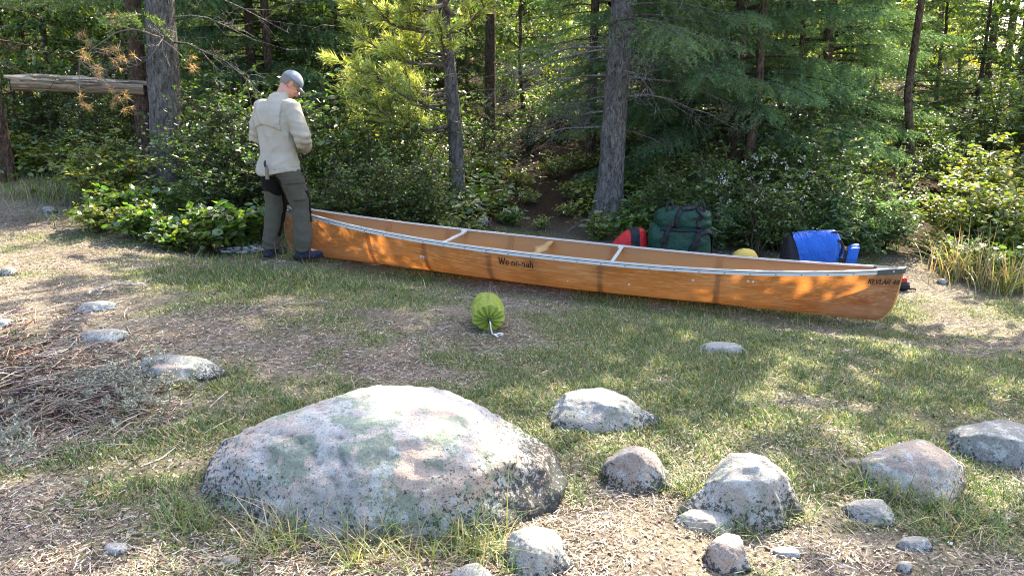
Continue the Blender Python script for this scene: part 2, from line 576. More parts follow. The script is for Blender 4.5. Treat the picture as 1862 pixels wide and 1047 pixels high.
def grass_field():
    G = Geo()
    n = 680000
    y = 1.9 + (11.2 - 1.9) * RNG.random(n) ** 1.3
    x = (RNG.random(n) - .5) * 2 * (.75 * y + .5)
    den = grass_den(x, y) * np.clip(1.6 - .07 * y, .5, 2)
    keep = RNG.random(n) < den
    x, y, den = x[keep], y[keep], den[keep]
    n = len(x)
    z = HT(x, y) - .004
    h = (.012 + .034 * RNG.random(n) ** 2.4) * (.7 + .8 * den) * (1 + .9 * blob(x, y, -2.35, 6.75, .85, .55))
    w = (.0032 + .0022 * RNG.random(n)) * (1 + .07 * y)
    c = pal(n, [(.075, .16, .032), (.13, .21, .05), (.27, .265, .12), (.40, .35, .21)], [.42, .24, .18, .16], .28)
    blades(G, np.stack([x, y, z], -1), h, w, RNG.uniform(.2, 1.3, n), c)
    o = G.build('grass', M['grass'], sm=False)
    tag(o, 'short patchy green grass over the clearing around the canoe', 'grass', kind='stuff')
grass_field()

NEEDLE_V = [(-.5, 0, 0), (.5, 0, 0), (0, 1, .0)]
def litter_field():
    G = Geo()
    n = 300000
    y = 1.8 + (8.9 - 1.8) * RNG.random(n) ** 1.5
    x = (RNG.random(n) - .5) * 2 * (.75 * y + .5)
    den = np.clip(.95 - .9 * grass_den(x, y), .22, 1) * np.clip(2.6 * fbm(x * 1.5, y * 1.5, 3, 15) - .62, .06, 1.2)
    k = RNG.random(n) < den
    x, y = x[k], y[k]; n = len(x)
    az = RNG.uniform(0, 2 * PI, n)
    d = np.stack([np.cos(az), np.sin(az), RNG.normal(0, .16, n)], -1)
    up = np.stack([RNG.normal(0, .5, n), RNG.normal(0, .5, n), np.ones(n)], -1)
    L = .014 + .05 * RNG.random(n) ** 2.5
    w = (.0018 + .0018 * RNG.random(n)) * (1 + .05 * y)
    pos = np.stack([x, y, HT(x, y) + .002 + .012 * RNG.random(n)], -1)
    c = pal(n, [(.42, .36, .30), (.33, .265, .21), (.20, .14, .11), (.55, .51, .45), (.05, .04, .033)], [.3, .27, .2, .11, .12], .2)
    G.inst([(-.5, 0, 0), (.5, 0, 0), (.5, 1, 0), (-.5, 1, 0)], [(0, 1, 2, 3)], pos, frames(d, up), np.stack([w, L, L], -1), c)
    # small bark chips / dead leaves / cone scales
    n = 22000
    y = 1.8 + 7 * RNG.random(n) ** 1.5; x = (RNG.random(n) - .5) * 2 * (.75 * y + .5)
    az = RNG.uniform(0, 2 * PI, n)
    d = np.stack([np.cos(az), np.sin(az), RNG.normal(0, .2, n)], -1)
    up = np.stack([RNG.normal(0, .4, n), RNG.normal(0, .4, n), np.ones(n)], -1)
    c = pal(n, [(.45, .36, .28), (.14, .09, .06), (.5, .48, .45), (.05, .04, .035)], [.35, .3, .15, .2], .2)
    s = .008 + .014 * RNG.random(n) ** 2
    G.inst([(-.3, 0, 0), (.35, .05, .05), (.3, .9, 0), (-.35, 1, .15)], [(0, 1, 2, 3)], np.stack([x, y, HT(x, y) + .006], -1), frames(d, up), s, c)
    tag(G.build('needle_litter', M['litter'], sm=False), 'dry brown needles and twig bits strewn over the bare ground', 'litter', kind='stuff')
litter_field()

def ribbon_blade(G, base, az, L, w, lean, curl, col, seg=5):
    t = np.linspace(0, 1, seg + 1)
    r = L * (lean * t + curl * t ** 2)
    z = L * (np.sqrt(np.clip(1 - lean ** 2 * .8, .1, 1)) * t - .75 * curl * t ** 2)
    dx, dy = math.cos(az), math.sin(az)
    P = np.stack([base[0] + dx * r, base[1] + dy * r, base[2] + z], -1)
    sv = np.array([-dy, dx, 0]) * w / 2
    ww = (1 - t ** 2 * .9)[:, None]
    V = np.vstack([P - sv * ww, P + sv * ww])
    k = np.arange(seg)
    G.add(V, np.stack([k, k + seg + 1, k + seg + 2, k + 1], -1), col)

def tall_tuft(G, c, rx, ry, n, L0, L1, cols, wts, w=.0045, lean=(.05, .85)):
    a = pal(n, cols, wts, .2)
    for q in range(n):
        x = c[0] + random.gauss(0, rx); y = c[1] + random.gauss(0, ry)
        ribbon_blade(G, (x, y, hz(x, y) - .01), random.uniform(0, 2 * PI), random.uniform(L0, L1), w * random.uniform(.6, 1.3),
                     random.uniform(*lean), random.uniform(0, .8), a[q])
GREENS = [(.10, .18, .04), (.17, .25, .06), (.32, .30, .14), (.48, .40, .26)]

# ------------------------------------------------------------------ rocks
def ico(sub):
    bm = bmesh.new()
    bmesh.ops.create_icosphere(bm, subdivisions=sub, radius=1)
    V = np.array([v.co[:] for v in bm.verts]); F = np.array([[v.index for v in f.verts] for f in bm.faces])
    bm.free()
    return V, F
ICO = {k: ico(k) for k in (1, 2, 3, 4, 5, 6)}

def rock(name, bbox, mat, label, seed, sub=5, depth=.75, bury=.08, rough=.16, power=2.4, peak=0.0, ridge=None, flat=0.0, group=None, cracks=(), facet=(12, .62, .95), ridge_amp=.06, full=1.65):
    u0, v0, u1, v1 = bbox
    uc = (u0 + u1) / 2
    base = GV(uc, v1)
    fw = base.y * cp - (base.z - CAMZ) * sp
    W = (u1 - u0) / FPX * fw * (1.0)
    D = W * depth
    yc = base.y + D * .42
    W *= 1 + (yc - base.y) / max(base.y, 1) * .8
    xc = (uc - CU) / FPX * (yc * cp - (base.z - CAMZ) * sp)
    zg = hz(xc, yc)
    top = PY(uc, v0, yc + D * .08).z
    Hh = max(.02, top - zg)
    if name == 'rock': W *= 1.12; D *= 1.1; Hh *= .82
    V, F = ICO[sub]
    P = V.copy()
    # superellipsoid
    nrm = (np.abs(P) ** power).sum(1) ** (1 / power)
    P = P / nrm[:, None]
    off = Vector((seed * 3.1, seed * 1.7, seed * .9))
    dsp = np.array([mnoise.fractal(Vector(p) * 1.1 + off, .8, 2.1, 4) + .35 * mnoise.noise(Vector(p) * 3.0 + off) for p in V])
    P = P * (1 + rough * dsp)[:, None]
    rg = np.random.default_rng(int(seed * 100))
    npl = facet[0]
    pn = rnd_unit(npl, rg); pn[:, 2] = np.abs(pn[:, 2]) * .9 + .05; pn /= np.linalg.norm(pn, axis=1)[:, None]
    pd = rg.uniform(facet[1], facet[2], npl)
    rr_ = np.linalg.norm(P, axis=1)
    dt = np.maximum((P / rr_[:, None]) @ pn.T, 1e-3)
    lim = np.min(pd[None] / dt, axis=1)
    P = P * (np.minimum(rr_, lim + .10 * np.maximum(rr_ - lim, 0)) / rr_)[:, None]
    rdg = np.array([mnoise.ridged_multi_fractal(Vector(p) * 1.5 + off, .9, 2.2, 5, .9, 2.0) for p in V])
    P = P * (1 + ridge_amp * (rdg - rdg.mean()))[:, None]
    fine = np.array([mnoise.fractal(Vector(p) * 7 + off, .7, 2.2, 4) for p in V])
    P = P * (1 + .03 * fine)[:, None]
    if flat: P[:, 2] = np.where(P[:, 2] > 1 - flat, 1 - flat + (P[:, 2] - 1 + flat) * .3, P[:, 2])
    if ridge: P[:, 2] *= 1 - ridge * np.abs(P[:, 0] - peak)
    colr = np.ones((len(P), 3))
    for (ax, ay, off_, wd, dp) in cracks:   # dark clefts
        t = P[:, 0] * ax + P[:, 1] * ay - off_ + .12 * np.array([mnoise.noise(Vector(p) * 2.3 + off) for p in V])
        k = np.exp(-(t / wd) ** 2)
        P = P * (1 - dp * k)[:, None]
        colr *= (1 - .5 * np.exp(-(t / (wd * .4)) ** 2))[:, None]
    P[:, 0] += peak * np.clip(P[:, 2], 0, 2) ** 1.5 * .5
    lo = P[:, 2].min(); hi = P[:, 2].max()
    P[:, :2] *= (1 + .10 * np.exp(-np.clip(P[:, 2], 0, None) / (.14 * hi)))[:, None]
    P[:, 0] -= (P[:, 0].max() + P[:, 0].min()) / 2
    P[:, 2] = np.where(P[:, 2] > 0, hi * (1 - (1 - np.clip(P[:, 2] / hi, 0, 1)) ** full), P[:, 2])
    xs = P[:, 0].max()
    P[:, 0] *= W / 2 / xs; P[:, 1] *= D / 2 / np.abs(P[:, 1]).max()
    zp = P[:, 2]
    P[:, 2] = np.where(zp > -bury, (zp + bury) / (hi + bury) * Hh, (zp + bury) * W * .2) 
    g = Geo(); g.add(P, F, colr)
    o = g.build(name, mat)
    o.location = (xc, yc, zg)
    tag(o, label, 'rock' if name == 'rock' else 'boulder', group)
    return o, Vector((xc, yc, zg)), W, D, Hh

BO, BC, BW, BD, BH = rock('boulder', (352, 706, 1036, 968), M['rock'], 'large domed granite boulder with pale lichen in the foreground', 3.3, 6, .72, .06, .06, 2.5, .05, ridge=.16, facet=(9, .86, 1.05), ridge_amp=.032, full=1.3,
     cracks=[(.9, .30, -.36, .014, .022), (.75, .6, -.70, .012, .02)])
ROCKS = [
 ((995, 700, 1192, 782), 'rock_pale', 'flat-topped whitish rock between the big boulder and the canoe', 5.2, dict(depth=.7, flat=.45, power=2.2, ridge=.25, peak=-.2, ridge_amp=.10)),
 ((1092, 796, 1216, 892), 'rock_pink', 'speckled pinkish-grey rock beside a grass tuft right of the big boulder', 8.1, dict(depth=.8, ridge=.25)),
 ((1232, 800, 1448, 958), 'rock_pale', 'pointed pale rock with a black cleft near its foot', 2.4, dict(depth=.7, ridge=.42, peak=.12, power=2.2, rough=.18, facet=(10, .6, .9), ridge_amp=.09, full=1.25)),
 ((1222, 922, 1345, 968), 'rock_pale', 'low pale rock lobe under the pointed rock at its left foot', 12.4, dict(depth=.7)),
 ((1550, 800, 1768, 910), 'rock_pink', 'pink domed rock with a green tuft growing before it', 6.6, dict(depth=.75, power=2.1)),
 ((1722, 762, 1930, 850), 'rock_grey', 'grey rock with a dark pit, cut by the right edge of the view', 9.3, dict(depth=.6, power=2.3)),
 ((1534, 905, 1634, 952), 'rock_grey', 'small rounded grey stone in front of the pink domed rock', 4.9, dict(depth=.75)),
 ((1280, 968, 1360, 1040), 'rock_pink', 'small rough brownish stone below the pointed pale rock', 7.7, dict(depth=.9)),
 ((908, 955, 1036, 1050), 'rock_pale', 'white-crusted rock tucked under the right end of the big boulder', 10.2, dict(depth=.9, rough=.3)),
 ((812, 1028, 900, 1075), 'rock_grey', 'grey stone cut off by the bottom edge below the big boulder', 11.5, dict(depth=.8)),
 ((152, 596, 232, 624), 'rock_grey', 'flat grey stone flush with the bare ground on the left', 13.1, dict(depth=.7, flat=.3, sub=4)),
 ((250, 640, 400, 690), 'rock_grey', 'grey slab behind the pinkish lumpy stone on the left', 14.2, dict(depth=.6, sub=4)),
 ((268, 655, 372, 696), 'rock_pink', 'lumpy pinkish-white stone in front of a grey slab on the left', 15.7, dict(depth=.6, sub=4, rough=.35)),
 ((1272, 622, 1352, 642), 'rock_pale', 'thin flat white stone in the grass before the canoe stern', 16.1, dict(depth=.5, flat=.4, sub=4)),
 ((1400, 994, 1455, 1012), 'rock_pale', 'flat white chip of rock low on the right', 17.2, dict(depth=.6, flat=.4, sub=3)),
 ((1628, 1016, 1656, 1042), 'rock_pale', 'small white stone at the bottom right of the clearing', 18.6, dict(depth=.8, sub=3)),
 ((1628, 975, 1692, 1000), 'rock_grey', 'flat grey stone sliver above the small white stone', 19.3, dict(depth=.5, flat=.4, sub=3)),
 ((184, 986, 236, 1006), 'rock_pale', 'flat pale stone on the needle litter at lower left', 20.4, dict(depth=.6, sub=3)),
 ((402, 1008, 440, 1030), 'rock_pink', 'small angular pinkish stone below the big boulder on the left', 21.6, dict(depth=.8, sub=3)),
 ((140, 545, 208, 568), 'rock_grey', 'half-buried grey stone left of the weathered stick', 22.5, dict(depth=.6, sub=4)),
 ((0, 484, 30, 502), 'rock_grey', 'grey stone at the left edge below the path', 23.9, dict(depth=.7, sub=3)),
 ((-12, 578, 26, 594), 'rock_pale', 'pale stone at the far left edge beside the brush', 24.3, dict(depth=.7, sub=3)),
 ((78, 372, 104, 388), 'rock_grey', 'grey stone at the edge of the left path', 25.1, dict(depth=.7, sub=3)),
 ((1634, 288, 1672, 312), 'rock_grey', 'grey stone on the path climbing into the forest at right', 26.8, dict(depth=.7, sub=3)),
 ((1822, 470, 1870, 500), 'rock_grey', 'grey rock in the dry grass at the right edge', 27.2, dict(depth=.7, sub=3)),
 ((1704, 505, 1722, 517), 'rock_pale', 'tiny pale stone on the path beside the canoe stern', 28.8, dict(depth=.7, sub=3)),
 ((1595, 830, 1640, 850), 'rock_pink', 'small flat pink stone left of the pink domed rock', 29.4, dict(depth=.6, sub=3)),
 ((868, 388, 890, 412), 'rock_grey', 'grey stone beside roots behind the canoe middle', 30.4, dict(depth=.7, sub=3)),
]
ROCKPOS = []
for bb, mk, lab, sd_, kw in ROCKS:
    if bb[0] == 1595: bb = (1530, 832, 1572, 850)
    o, c, w, d, h = rock('rock', bb, M[mk], lab, sd_, **kw)
    ROCKPOS.append((c, w, d, h))

# tall grass round rocks
def tuft_obj(label, specs):
    G = Geo()
    for (u, v, rx, ry, n, l0, l1, wt) in specs:
        c = GV(u, v)
        tall_tuft(G, c, rx, ry, n, l0, l1, GREENS, wt)
    tag(G.build('grass_tuft', M['grass'], sm=False), label, 'grass tuft', kind='stuff')
DRY = [.15, .22, .30, .33]; GRN = [.45, .35, .12, .08]
tuft_obj('long straw-coloured grass along the front foot of the big boulder', [(random.uniform(470, 880), random.uniform(945, 1030), random.uniform(.03, .09), random.uniform(.02, .05), random.randint(12, 60), .05, random.uniform(.14, .34), random.choice((DRY, DRY, [.35, .3, .2, .15]))) for _ in range(34)])
tuft_obj('bright green grass at the left foot of the big boulder', [(340, 930, .05, .04, 90, .05, .16, GRN), (365, 960, .06, .04, 80, .06, .18, GRN), (320, 950, .04, .04, 40, .05, .12, GRN)])
tuft_obj('green grass at the right foot of the big boulder', [(1045, 905, .05, .07, 110, .05, .16, GRN), (1060, 850, .05, .07, 60, .05, .13, GRN), (990, 830, .06, .1, 40, .05, .12, GRN)])
tuft_obj('green grass below the white-crusted rock', [(880, 1010, .07, .05, 110, .06, .18, GRN), (940, 1040, .05, .03, 60, .05, .14, GRN)])
tuft_obj('grass tuft on the left of the speckled pinkish-grey rock', [(1110, 868, .04, .03, 110, .06, .15, [.4, .35, .17, .08])])
tuft_obj('grass tuft on the right of the speckled pinkish-grey rock', [(1225, 890, .05, .04, 100, .06, .17, GRN), (1262, 905, .03, .04, 50, .08, .2, GRN)])
tuft_obj('green grass along the front of the pointed pale rock', [(1330, 965, .07, .03, 110, .05, .15, GRN), (1400, 950, .07, .03, 110, .05, .15, GRN), (1450, 935, .04, .04, 50, .05, .14, GRN), (1440, 870, .03, .06, 40, .06, .16, GRN)])
tuft_obj('thick green grass in front of the pink domed rock', [(1590, 890, .07, .05, 170, .08, .2, GRN), (1640, 905, .08, .04, 150, .07, .18, GRN), (1700, 925, .08, .04, 110, .06, .16, GRN), (1560, 870, .05, .05, 70, .07, .17, GRN)])
tuft_obj('tuft behind the small rounded grey stone at lower right', [(1660, 960, .06, .03, 60, .05, .13, GRN), (1560, 960, .06, .02, 50, .04, .1, GRN), (1760, 960, .1, .05, 90, .06, .2, DRY)])
tuft_obj('thin grass behind the big boulder', [(600, 700, .1, .05, 30, .06, .14, DRY), (880, 720, .1, .06, 40, .05, .13, GRN)])
tuft_obj('tall grass around the feet of the man', [(470, 470, .14, .08, 200, .10, .26, [.4, .35, .15, .1]), (545, 472, .10, .05, 110, .1, .25, [.3, .3, .25, .15]), (430, 455, .12, .06, 100, .08, .2, GRN), (400, 480, .2, .1, 170, .07, .18, GRN), (330, 475, .15, .08, 110, .06, .16, GRN)])
tuft_obj('seeding grass stalks along the near side of the canoe', [(u, v, .06, .02, 12, .08, .2, [.2, .2, .3, .3]) for u, v in ((780, 525), (1420, 575), (1500, 575), (1560, 585), (1350, 570), (1440, 590), (900, 540))])

def big_tuft(label, u, v, n, l0, l1, wt, rx=.15, ry=.12, w=.009):
    G = Geo(); c = GV(u, v)
    tall_tuft(G, c, rx, ry, n, l0, l1, GREENS, wt, w, (.02, .4))
    tag(G.build('dry_grass', M['grass'], sm=False), label, 'grass tuft', 'tall dry grass at the right edge of the clearing')
big_tuft('tall pale dry grass clump beside the right path', 1750, 505, 240, .35, .75, [.05, .1, .35, .5])
big_tuft('dry grass clump at the right edge of the clearing', 1840, 530, 280, .3, .65, [.1, .15, .35, .4], .22)
big_tuft('low greenish grass clump between the dry clumps', 1795, 520, 150, .2, .4, [.35, .3, .2, .15], .2)
big_tuft('green sedge clump behind the blue pack', 1545, 450, 260, .3, .6, [.5, .4, .07, .03], .25, .15)
big_tuft('yellow-green long grass in sun beside the left path', 120, 360, 420, .2, .42, [.2, .45, .25, .1], .5, .25)
big_tuft('sunlit grass at the foot of the far left plants', 200, 400, 260, .12, .28, [.25, .45, .2, .1], .4, .2)

# ------------------------------------------------------------------ foliage generators
LEAF_V = [(0, 0, 0), (-.27, .28, .05), (-.22, .68, .06), (0, 1, -.04), (.22, .68, .06), (.27, .28, .05)]
LEAF_F = [(0, 3, 2, 1), (0, 5, 4, 3)]
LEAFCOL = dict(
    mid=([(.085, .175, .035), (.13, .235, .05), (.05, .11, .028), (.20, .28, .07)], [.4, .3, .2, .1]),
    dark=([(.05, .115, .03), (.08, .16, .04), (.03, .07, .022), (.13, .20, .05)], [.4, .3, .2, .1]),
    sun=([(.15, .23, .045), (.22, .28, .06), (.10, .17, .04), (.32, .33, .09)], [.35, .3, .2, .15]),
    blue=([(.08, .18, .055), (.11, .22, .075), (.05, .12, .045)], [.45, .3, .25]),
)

def make_shrub(name, seed, h, r, nstem, ntwig, nleaf, ls, colset, aspect=1.0, upright=.5):
    rng = np.random.default_rng(seed)
    root = empty(name)
    S, L = Geo(), Geo()
    cols, wts = LEAFCOL[colset]
    tp, td = [], []
    for q in range(nstem):
        az = rng.uniform(0, 2 * PI); rr = r * math.sqrt(rng.uniform(.05, 1)); hh = h * rng.uniform(.55, 1.05) * (1 - .35 * (rr / r) ** 2)
        t = np.linspace(0, 1, 7)
        b = rng.normal(0, .06 * r, 2)
        wob = np.cumsum(rng.normal(0, .02 * h, (7, 2)), 0)
        P = np.stack([b[0] + math.cos(az) * rr * t ** 1.4 + wob[:, 0], b[1] + math.sin(az) * rr * t ** 1.4 + wob[:, 1], hh * (1.15 * t - .15 * t * t)], -1)
        S.tube(P, np.linspace(.009, .003, 7) * (.6 + h * .5), 4, cap=False)
        for k in range(ntwig):
            tt = rng.uniform(.22, 1.0)
            f = tt * 6; i0 = min(int(f), 5); p = P[i0] + (P[i0 + 1] - P[i0]) * (f - i0)
            a2 = rng.uniform(0, 2 * PI)
            d = np.array([math.cos(a2) + math.cos(az) * .7, math.sin(a2) + math.sin(az) * .7, rng.uniform(-.1, .9) * upright * 1.6])
            d /= np.linalg.norm(d)
            tl = (.12 + .16 * rng.random()) * (.6 + .5 * h) * (1.1 - .3 * tt)
            tp.append(p); td.append(d * tl)
            S.tube(np.array([p, p + d * tl * .5, p + d * tl + [0, 0, -.1 * tl]]), [.004, .003, .0015], 3, cap=False)
    tp, td = np.array(tp), np.array(td)
    T = len(tp)
    w = np.linspace(.15, 1.0, nleaf)
    pos = tp[:, None] + td[:, None] * w[None, :, None]
    pos = pos.reshape(-1, 3)
    n = len(pos)
    dd = np.repeat(td / np.linalg.norm(td, axis=1)[:, None], nleaf, 0)
    sgn = np.tile(np.where(np.arange(nleaf) % 2 == 0, 1, -1), T)
    side = np.cross(dd, np.array([0, 0, 1.])); side /= np.linalg.norm(side, axis=1)[:, None] + 1e-6
    ld = dd * .6 + side * sgn[:, None] * .9 + rng.normal(0, .35, (n, 3)); ld[:, 2] -= .15
    up = np.array([0, 0, 1.]) + rng.normal(0, .5, (n, 3))
    sz = ls * rng.uniform(.55, 1.25, n)
    col = pal(n, cols, wts, .2, rng)
    L.inst(LEAF_V, LEAF_F, pos + rng.normal(0, .012, (n, 3)), frames(ld, up), np.stack([sz * aspect, sz, sz], -1), col)
    S.build('stem', M['stem'], root)
    L.build('foliage', M['leaf'], root, sm=False)
    return root

def make_conifer(name, seed, H, r0, zlow, zdead, Lmax, per_m, col0, droop=.18, bark='bark_grey', lean=(0, 0), zfine=4.6, flare=1.5, needle=.042, hang=.25, dens=1.0, deaddens=1.0, upper=1.0, bend=0.0):
    rng = np.random.default_rng(seed)
    root = empty(name)
    W, C = Geo(), Geo()
    nz = 36
    t = np.linspace(0, 1, nz) ** 1.5
    zz = t * H - .12
    cx = lean[0] * zz + bend * np.sin(zz * .9) ; cyy = lean[1] * zz + .02 * np.sin(zz * 1.3 + seed)
    rad = r0 * (1 - .88 * t) * (1 + (flare - 1) * np.exp(-np.clip(zz, 0, 9) / .16))
    ns = 18
    th = np.linspace(0, 2 * PI, ns, endpoint=False)
    lob = 1 + .12 * np.exp(-np.clip(zz, 0, 9) / .25)[:, None] * np.sin(th * 4 + seed)[None] + .04 * rng.normal(size=(nz, ns))
    ring = np.stack([cx[:, None] + np.cos(th)[None] * rad[:, None] * lob, cyy[:, None] + np.sin(th)[None] * rad[:, None] * lob, np.repeat(zz[:, None], ns, 1)], -1)
    W.loft(ring, True)
    def ax(z): return np.array([lean[0] * z + bend * math.sin(z * .9), lean[1] * z, z])
    def rr(z): return r0 * (1 - .88 * (z / H) ** .67)
    # dead bare limbs
    nd = int((zlow + .6 - zdead) * 9 * deaddens)
    for q in range(max(nd, 0)):
        z = rng.uniform(zdead, zlow + .6); az = rng.uniform(0, 2 * PI)
        L = Lmax * rng.uniform(.2, .75)
        d = np.array([math.cos(az), math.sin(az), 0])
        tt = np.linspace(0, 1, 6)[:, None]
        P = ax(z) + d * rr(z) * .8 + d * L * tt + np.array([0, 0, 1]) * (L * (.02 * tt - .3 * tt ** 2)) + np.cumsum(rng.normal(0, .02, (6, 3)), 0)
        g_ = rng.uniform(.8, 2.0)
        W.tube(P, np.linspace(.012, .003, 6) * (.5 + L * .5), 4, (g_, g_, g_), cap=False)
        for k in range(int(5 + L * 7)):
            f = rng.uniform(.25, 1) * 5; i0 = min(int(f), 4); p = P[i0] + (P[i0 + 1] - P[i0]) * (f - i0)
            d2 = d * .6 + rnd_unit(1, rng)[0] * .9; d2[2] -= .2
            l2 = L * rng.uniform(.12, .35)
            e = p + d2 * l2
            m_ = p + d2 * l2 * .55 + rng.normal(0, .015, 3)
            W.tube(np.array([p, m_, e]), [.004, .003, .0012], 3, (g_ * 1.2,) * 3, cap=False)
            for k2 in range(3):
                p3 = p + (e - p) * rng.uniform(.3, 1)
                W.tube(np.array([p3, p3 + (d2 * .6 + rnd_unit(1, rng)[0]) * l2 * .4]), [.0025, .001], 3, (g_ * 1.3,) * 3, cap=False)
    # living limbs
    z = zlow
    PP, DD, SS, CC = [], [], [], []
    while z < H * .985:
        fine = z < zfine
        rel = (z - zlow) / (H - zlow)
        L = Lmax * (1 - rel) ** .8 * rng.uniform(.7, 1.1) * (.75 + .25 * min(1, (z - zlow) / 1.0 + .3)) + .12
        az = rng.uniform(0, 2 * PI)
        d = np.array([math.cos(az), math.sin(az), 0]); sdv = np.array([-d[1], d[0], 0])
        m = 8
        tt = np.linspace(0, 1, m)[:, None]
        upk = .15 + .35 * rel
        P = ax(z) + d * L * tt + np.array([0, 0, 1.]) * (L * (upk * tt - (droop + .35) * tt ** 2 + .22 * tt ** 3)) + sdv * L * .06 * np.sin(tt * 4 + az)
        W.tube(P, np.linspace(.016, .003, m) * (.4 + L * .45), 5, (.8, .75, .7), cap=False)
        step = .05 if fine else .11
        nt_ = max(4, int(L / step * 2 * dens * (1 if fine else upper)))
        ts = rng.uniform(.16, 1, nt_) ** .85
        f = ts * (m - 1); i0 = np.minimum(f.astype(int), m - 2); bp = P[i0] + (P[i0 + 1] - P[i0]) * (f - i0)[:, None]
        tang = P[i0 + 1] - P[i0]; tang /= np.linalg.norm(tang, axis=1)[:, None]
        sg = np.where(np.arange(nt_) % 2 == 0, 1, -1)
        tl = (.07 + .40 * L * (1.02 - ts) ** .8) * rng.uniform(.5, 1.15, nt_)
        tl = np.minimum(tl, .55)
        td = tang * .75 + sdv[None] * sg[:, None] * .85 + rng.normal(0, .18, (nt_, 3)); td[:, 2] -= hang * rng.random(nt_) * 1.6
        td /= np.linalg.norm(td, axis=1)[:, None]
        sp_ = .017 if fine else .06
        for k in range(nt_):
            nn = max(4, int(tl[k] / sp_ * 2))
            w = rng.random(nn)
            p = bp[k] + td[k] * (tl[k] * w)[:, None]
            p[:, 2] -= .25 * tl[k] * w ** 2
            dn = td[k] * .75 + rnd_unit(nn, rng) * .85
            PP.append(p); DD.append(dn)
            SS.append(np.full(nn, (needle if fine else needle * 2.6)) * rng.uniform(.7, 1.2, nn))
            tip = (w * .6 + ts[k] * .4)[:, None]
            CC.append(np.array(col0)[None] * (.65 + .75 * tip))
        z += rng.uniform(.4, 1.6) / per_m
    PP, DD, SS, CC = map(lambda a: np.concatenate(a), (PP, DD, SS, CC))
    n = len(PP)
    CC = np.clip(CC * (1 + .2 * rng.normal(size=(n, 1))), .004, .8)
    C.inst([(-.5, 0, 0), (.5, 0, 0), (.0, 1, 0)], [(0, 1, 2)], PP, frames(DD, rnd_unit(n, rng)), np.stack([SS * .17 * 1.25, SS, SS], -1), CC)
    W.build('trunk', M[bark], root)
    C.build('crown', M['needle'], root, sm=False)
    return root

def make_broadleaf(name, seed, H, r0, zlow, spread, nlimb, ls, colset, nl=70, twig=7):
    rng = np.random.default_rng(seed)
    root = empty(name)
    W, C = Geo(), Geo()
    t = np.linspace(0, 1, 14)
    P0 = np.stack([np.cumsum(rng.normal(0, .04, 14)), np.cumsum(rng.normal(0, .04, 14)), t * H - .1], -1)
    W.tube(P0, r0 * (1 - .85 * t) * (1 + .5 * np.exp(-t * H / .2)), 9)
    cols, wts = LEAFCOL[colset]
    pos, dirs = [], []
    for q in range(nlimb):
        tz = zlow / H + (1 - zlow / H) * (q + rng.random()) / nlimb * .97
        f = tz * 13; i0 = min(int(f), 12); p = P0[i0] + (P0[i0 + 1] - P0[i0]) * (f - i0)
        az = rng.uniform(0, 2 * PI); L = spread * (1.05 - .6 * tz) * rng.uniform(.5, 1.1)
        d = np.array([math.cos(az), math.sin(az), rng.uniform(.0, .7)])
        tt = np.linspace(0, 1, 6)[:, None]
        P = p + d * L * tt + np.array([0, 0, -.15]) * L * tt ** 2 + np.cumsum(rng.normal(0, .03, (6, 3)), 0)
        W.tube(P, np.linspace(.35, .08, 6) * r0 * (1.1 - .7 * tz), 5, cap=False)
        for k in range(twig):
            f = rng.uniform(.2, 1) * 5; i0 = min(int(f), 4); p2 = P[i0] + (P[i0 + 1] - P[i0]) * (f - i0)
            d2 = d * .4 + rnd_unit(1, rng)[0]; d2[2] *= .55; l2 = rng.uniform(.25, .6) * (.4 + L * .35)
            W.tube(np.array([p2, p2 + d2 * l2]), [.006, .002], 3, cap=False)
            m = int(nl * rng.uniform(.4, 1.2) / twig * 2)
            w = rng.uniform(.1, 1.15, m)[:, None]
            pp = p2 + d2 * l2 * w + rng.normal(0, .07 + .05 * l2, (m, 3)) * [1, 1, .6]
            pos.append(pp); dirs.append(d2 * .5 + rng.normal(0, .7, (m, 3)) + [0, 0, -.3])
    pos, dirs = np.concatenate(pos), np.concatenate(dirs)
    n = len(pos)
    sz = ls * rng.uniform(.6, 1.3, n)
    C.inst(LEAF_V, LEAF_F, pos, frames(dirs, np.array([0, 0, 1.]) + rng.normal(0, .6, (n, 3))), sz, pal(n, cols, wts, .22, rng))
    W.build('trunk', M['bark_brown'], root)
    C.build('crown', M['leaf'], root, sm=False)
    return root

used = set()
def put(proto, pos, label, cat, group, s=1.0, rz=None):
    if id(proto) not in used and proto.name not in used:
        used.add(proto.name); o = proto
    else:
        o = copy_tree(proto)
    o.location = pos
    o.rotation_euler = (0, 0, random.uniform(0, 2 * PI) if rz is None else rz)
    o.scale = (s * random.uniform(.92, 1.08), s * random.uniform(.92, 1.08), s * random.uniform(.95, 1.05))
    tag(o, label, cat, group)
    return o

# ---- near trees, each its own mesh
SPR = (.085, .15, .065)
T1p = GV(306, 350)
t1 = make_conifer('pine_tree', 101, 11.5, .215, 2.15, 1.3, 1.9, 5, (.11, .18, .06), .12, 'bark_grey', (.055, 0), 4.2, 1.45, .055, .2, .75, .7, .45)
t1.location = T1p; tag(t1, 'thick grey scaly-barked trunk standing left of the man', 'tree')
T2p = GV(1106, 398)
t2 = make_conifer('spruce_tree', 102, 13, .165, 1.75, 1.1, 2.3, 11, SPR, .2, 'bark_grey', (.035, 0), 4.2, 1.7, .042, .3, .9, 2.4, .95)
t2.location = T2p; t2.rotation_euler = (0, 0, 0); tag(t2, 'straight grey-trunked spruce with flared roots right behind the canoe middle', 'tree')
T3p = GY(1072, 12.6)
t3 = make_conifer('spruce_tree', 103, 9, .085, 2.3, .9, 1.1, 9, SPR, .2, 'bark_brown', (.012, 0), 5, 1.3, .045, .3, .8, 1.0, .7)
t3.location = T3p; tag(t3, 'thin brown trunk just left of the flared spruce, further back', 'tree')
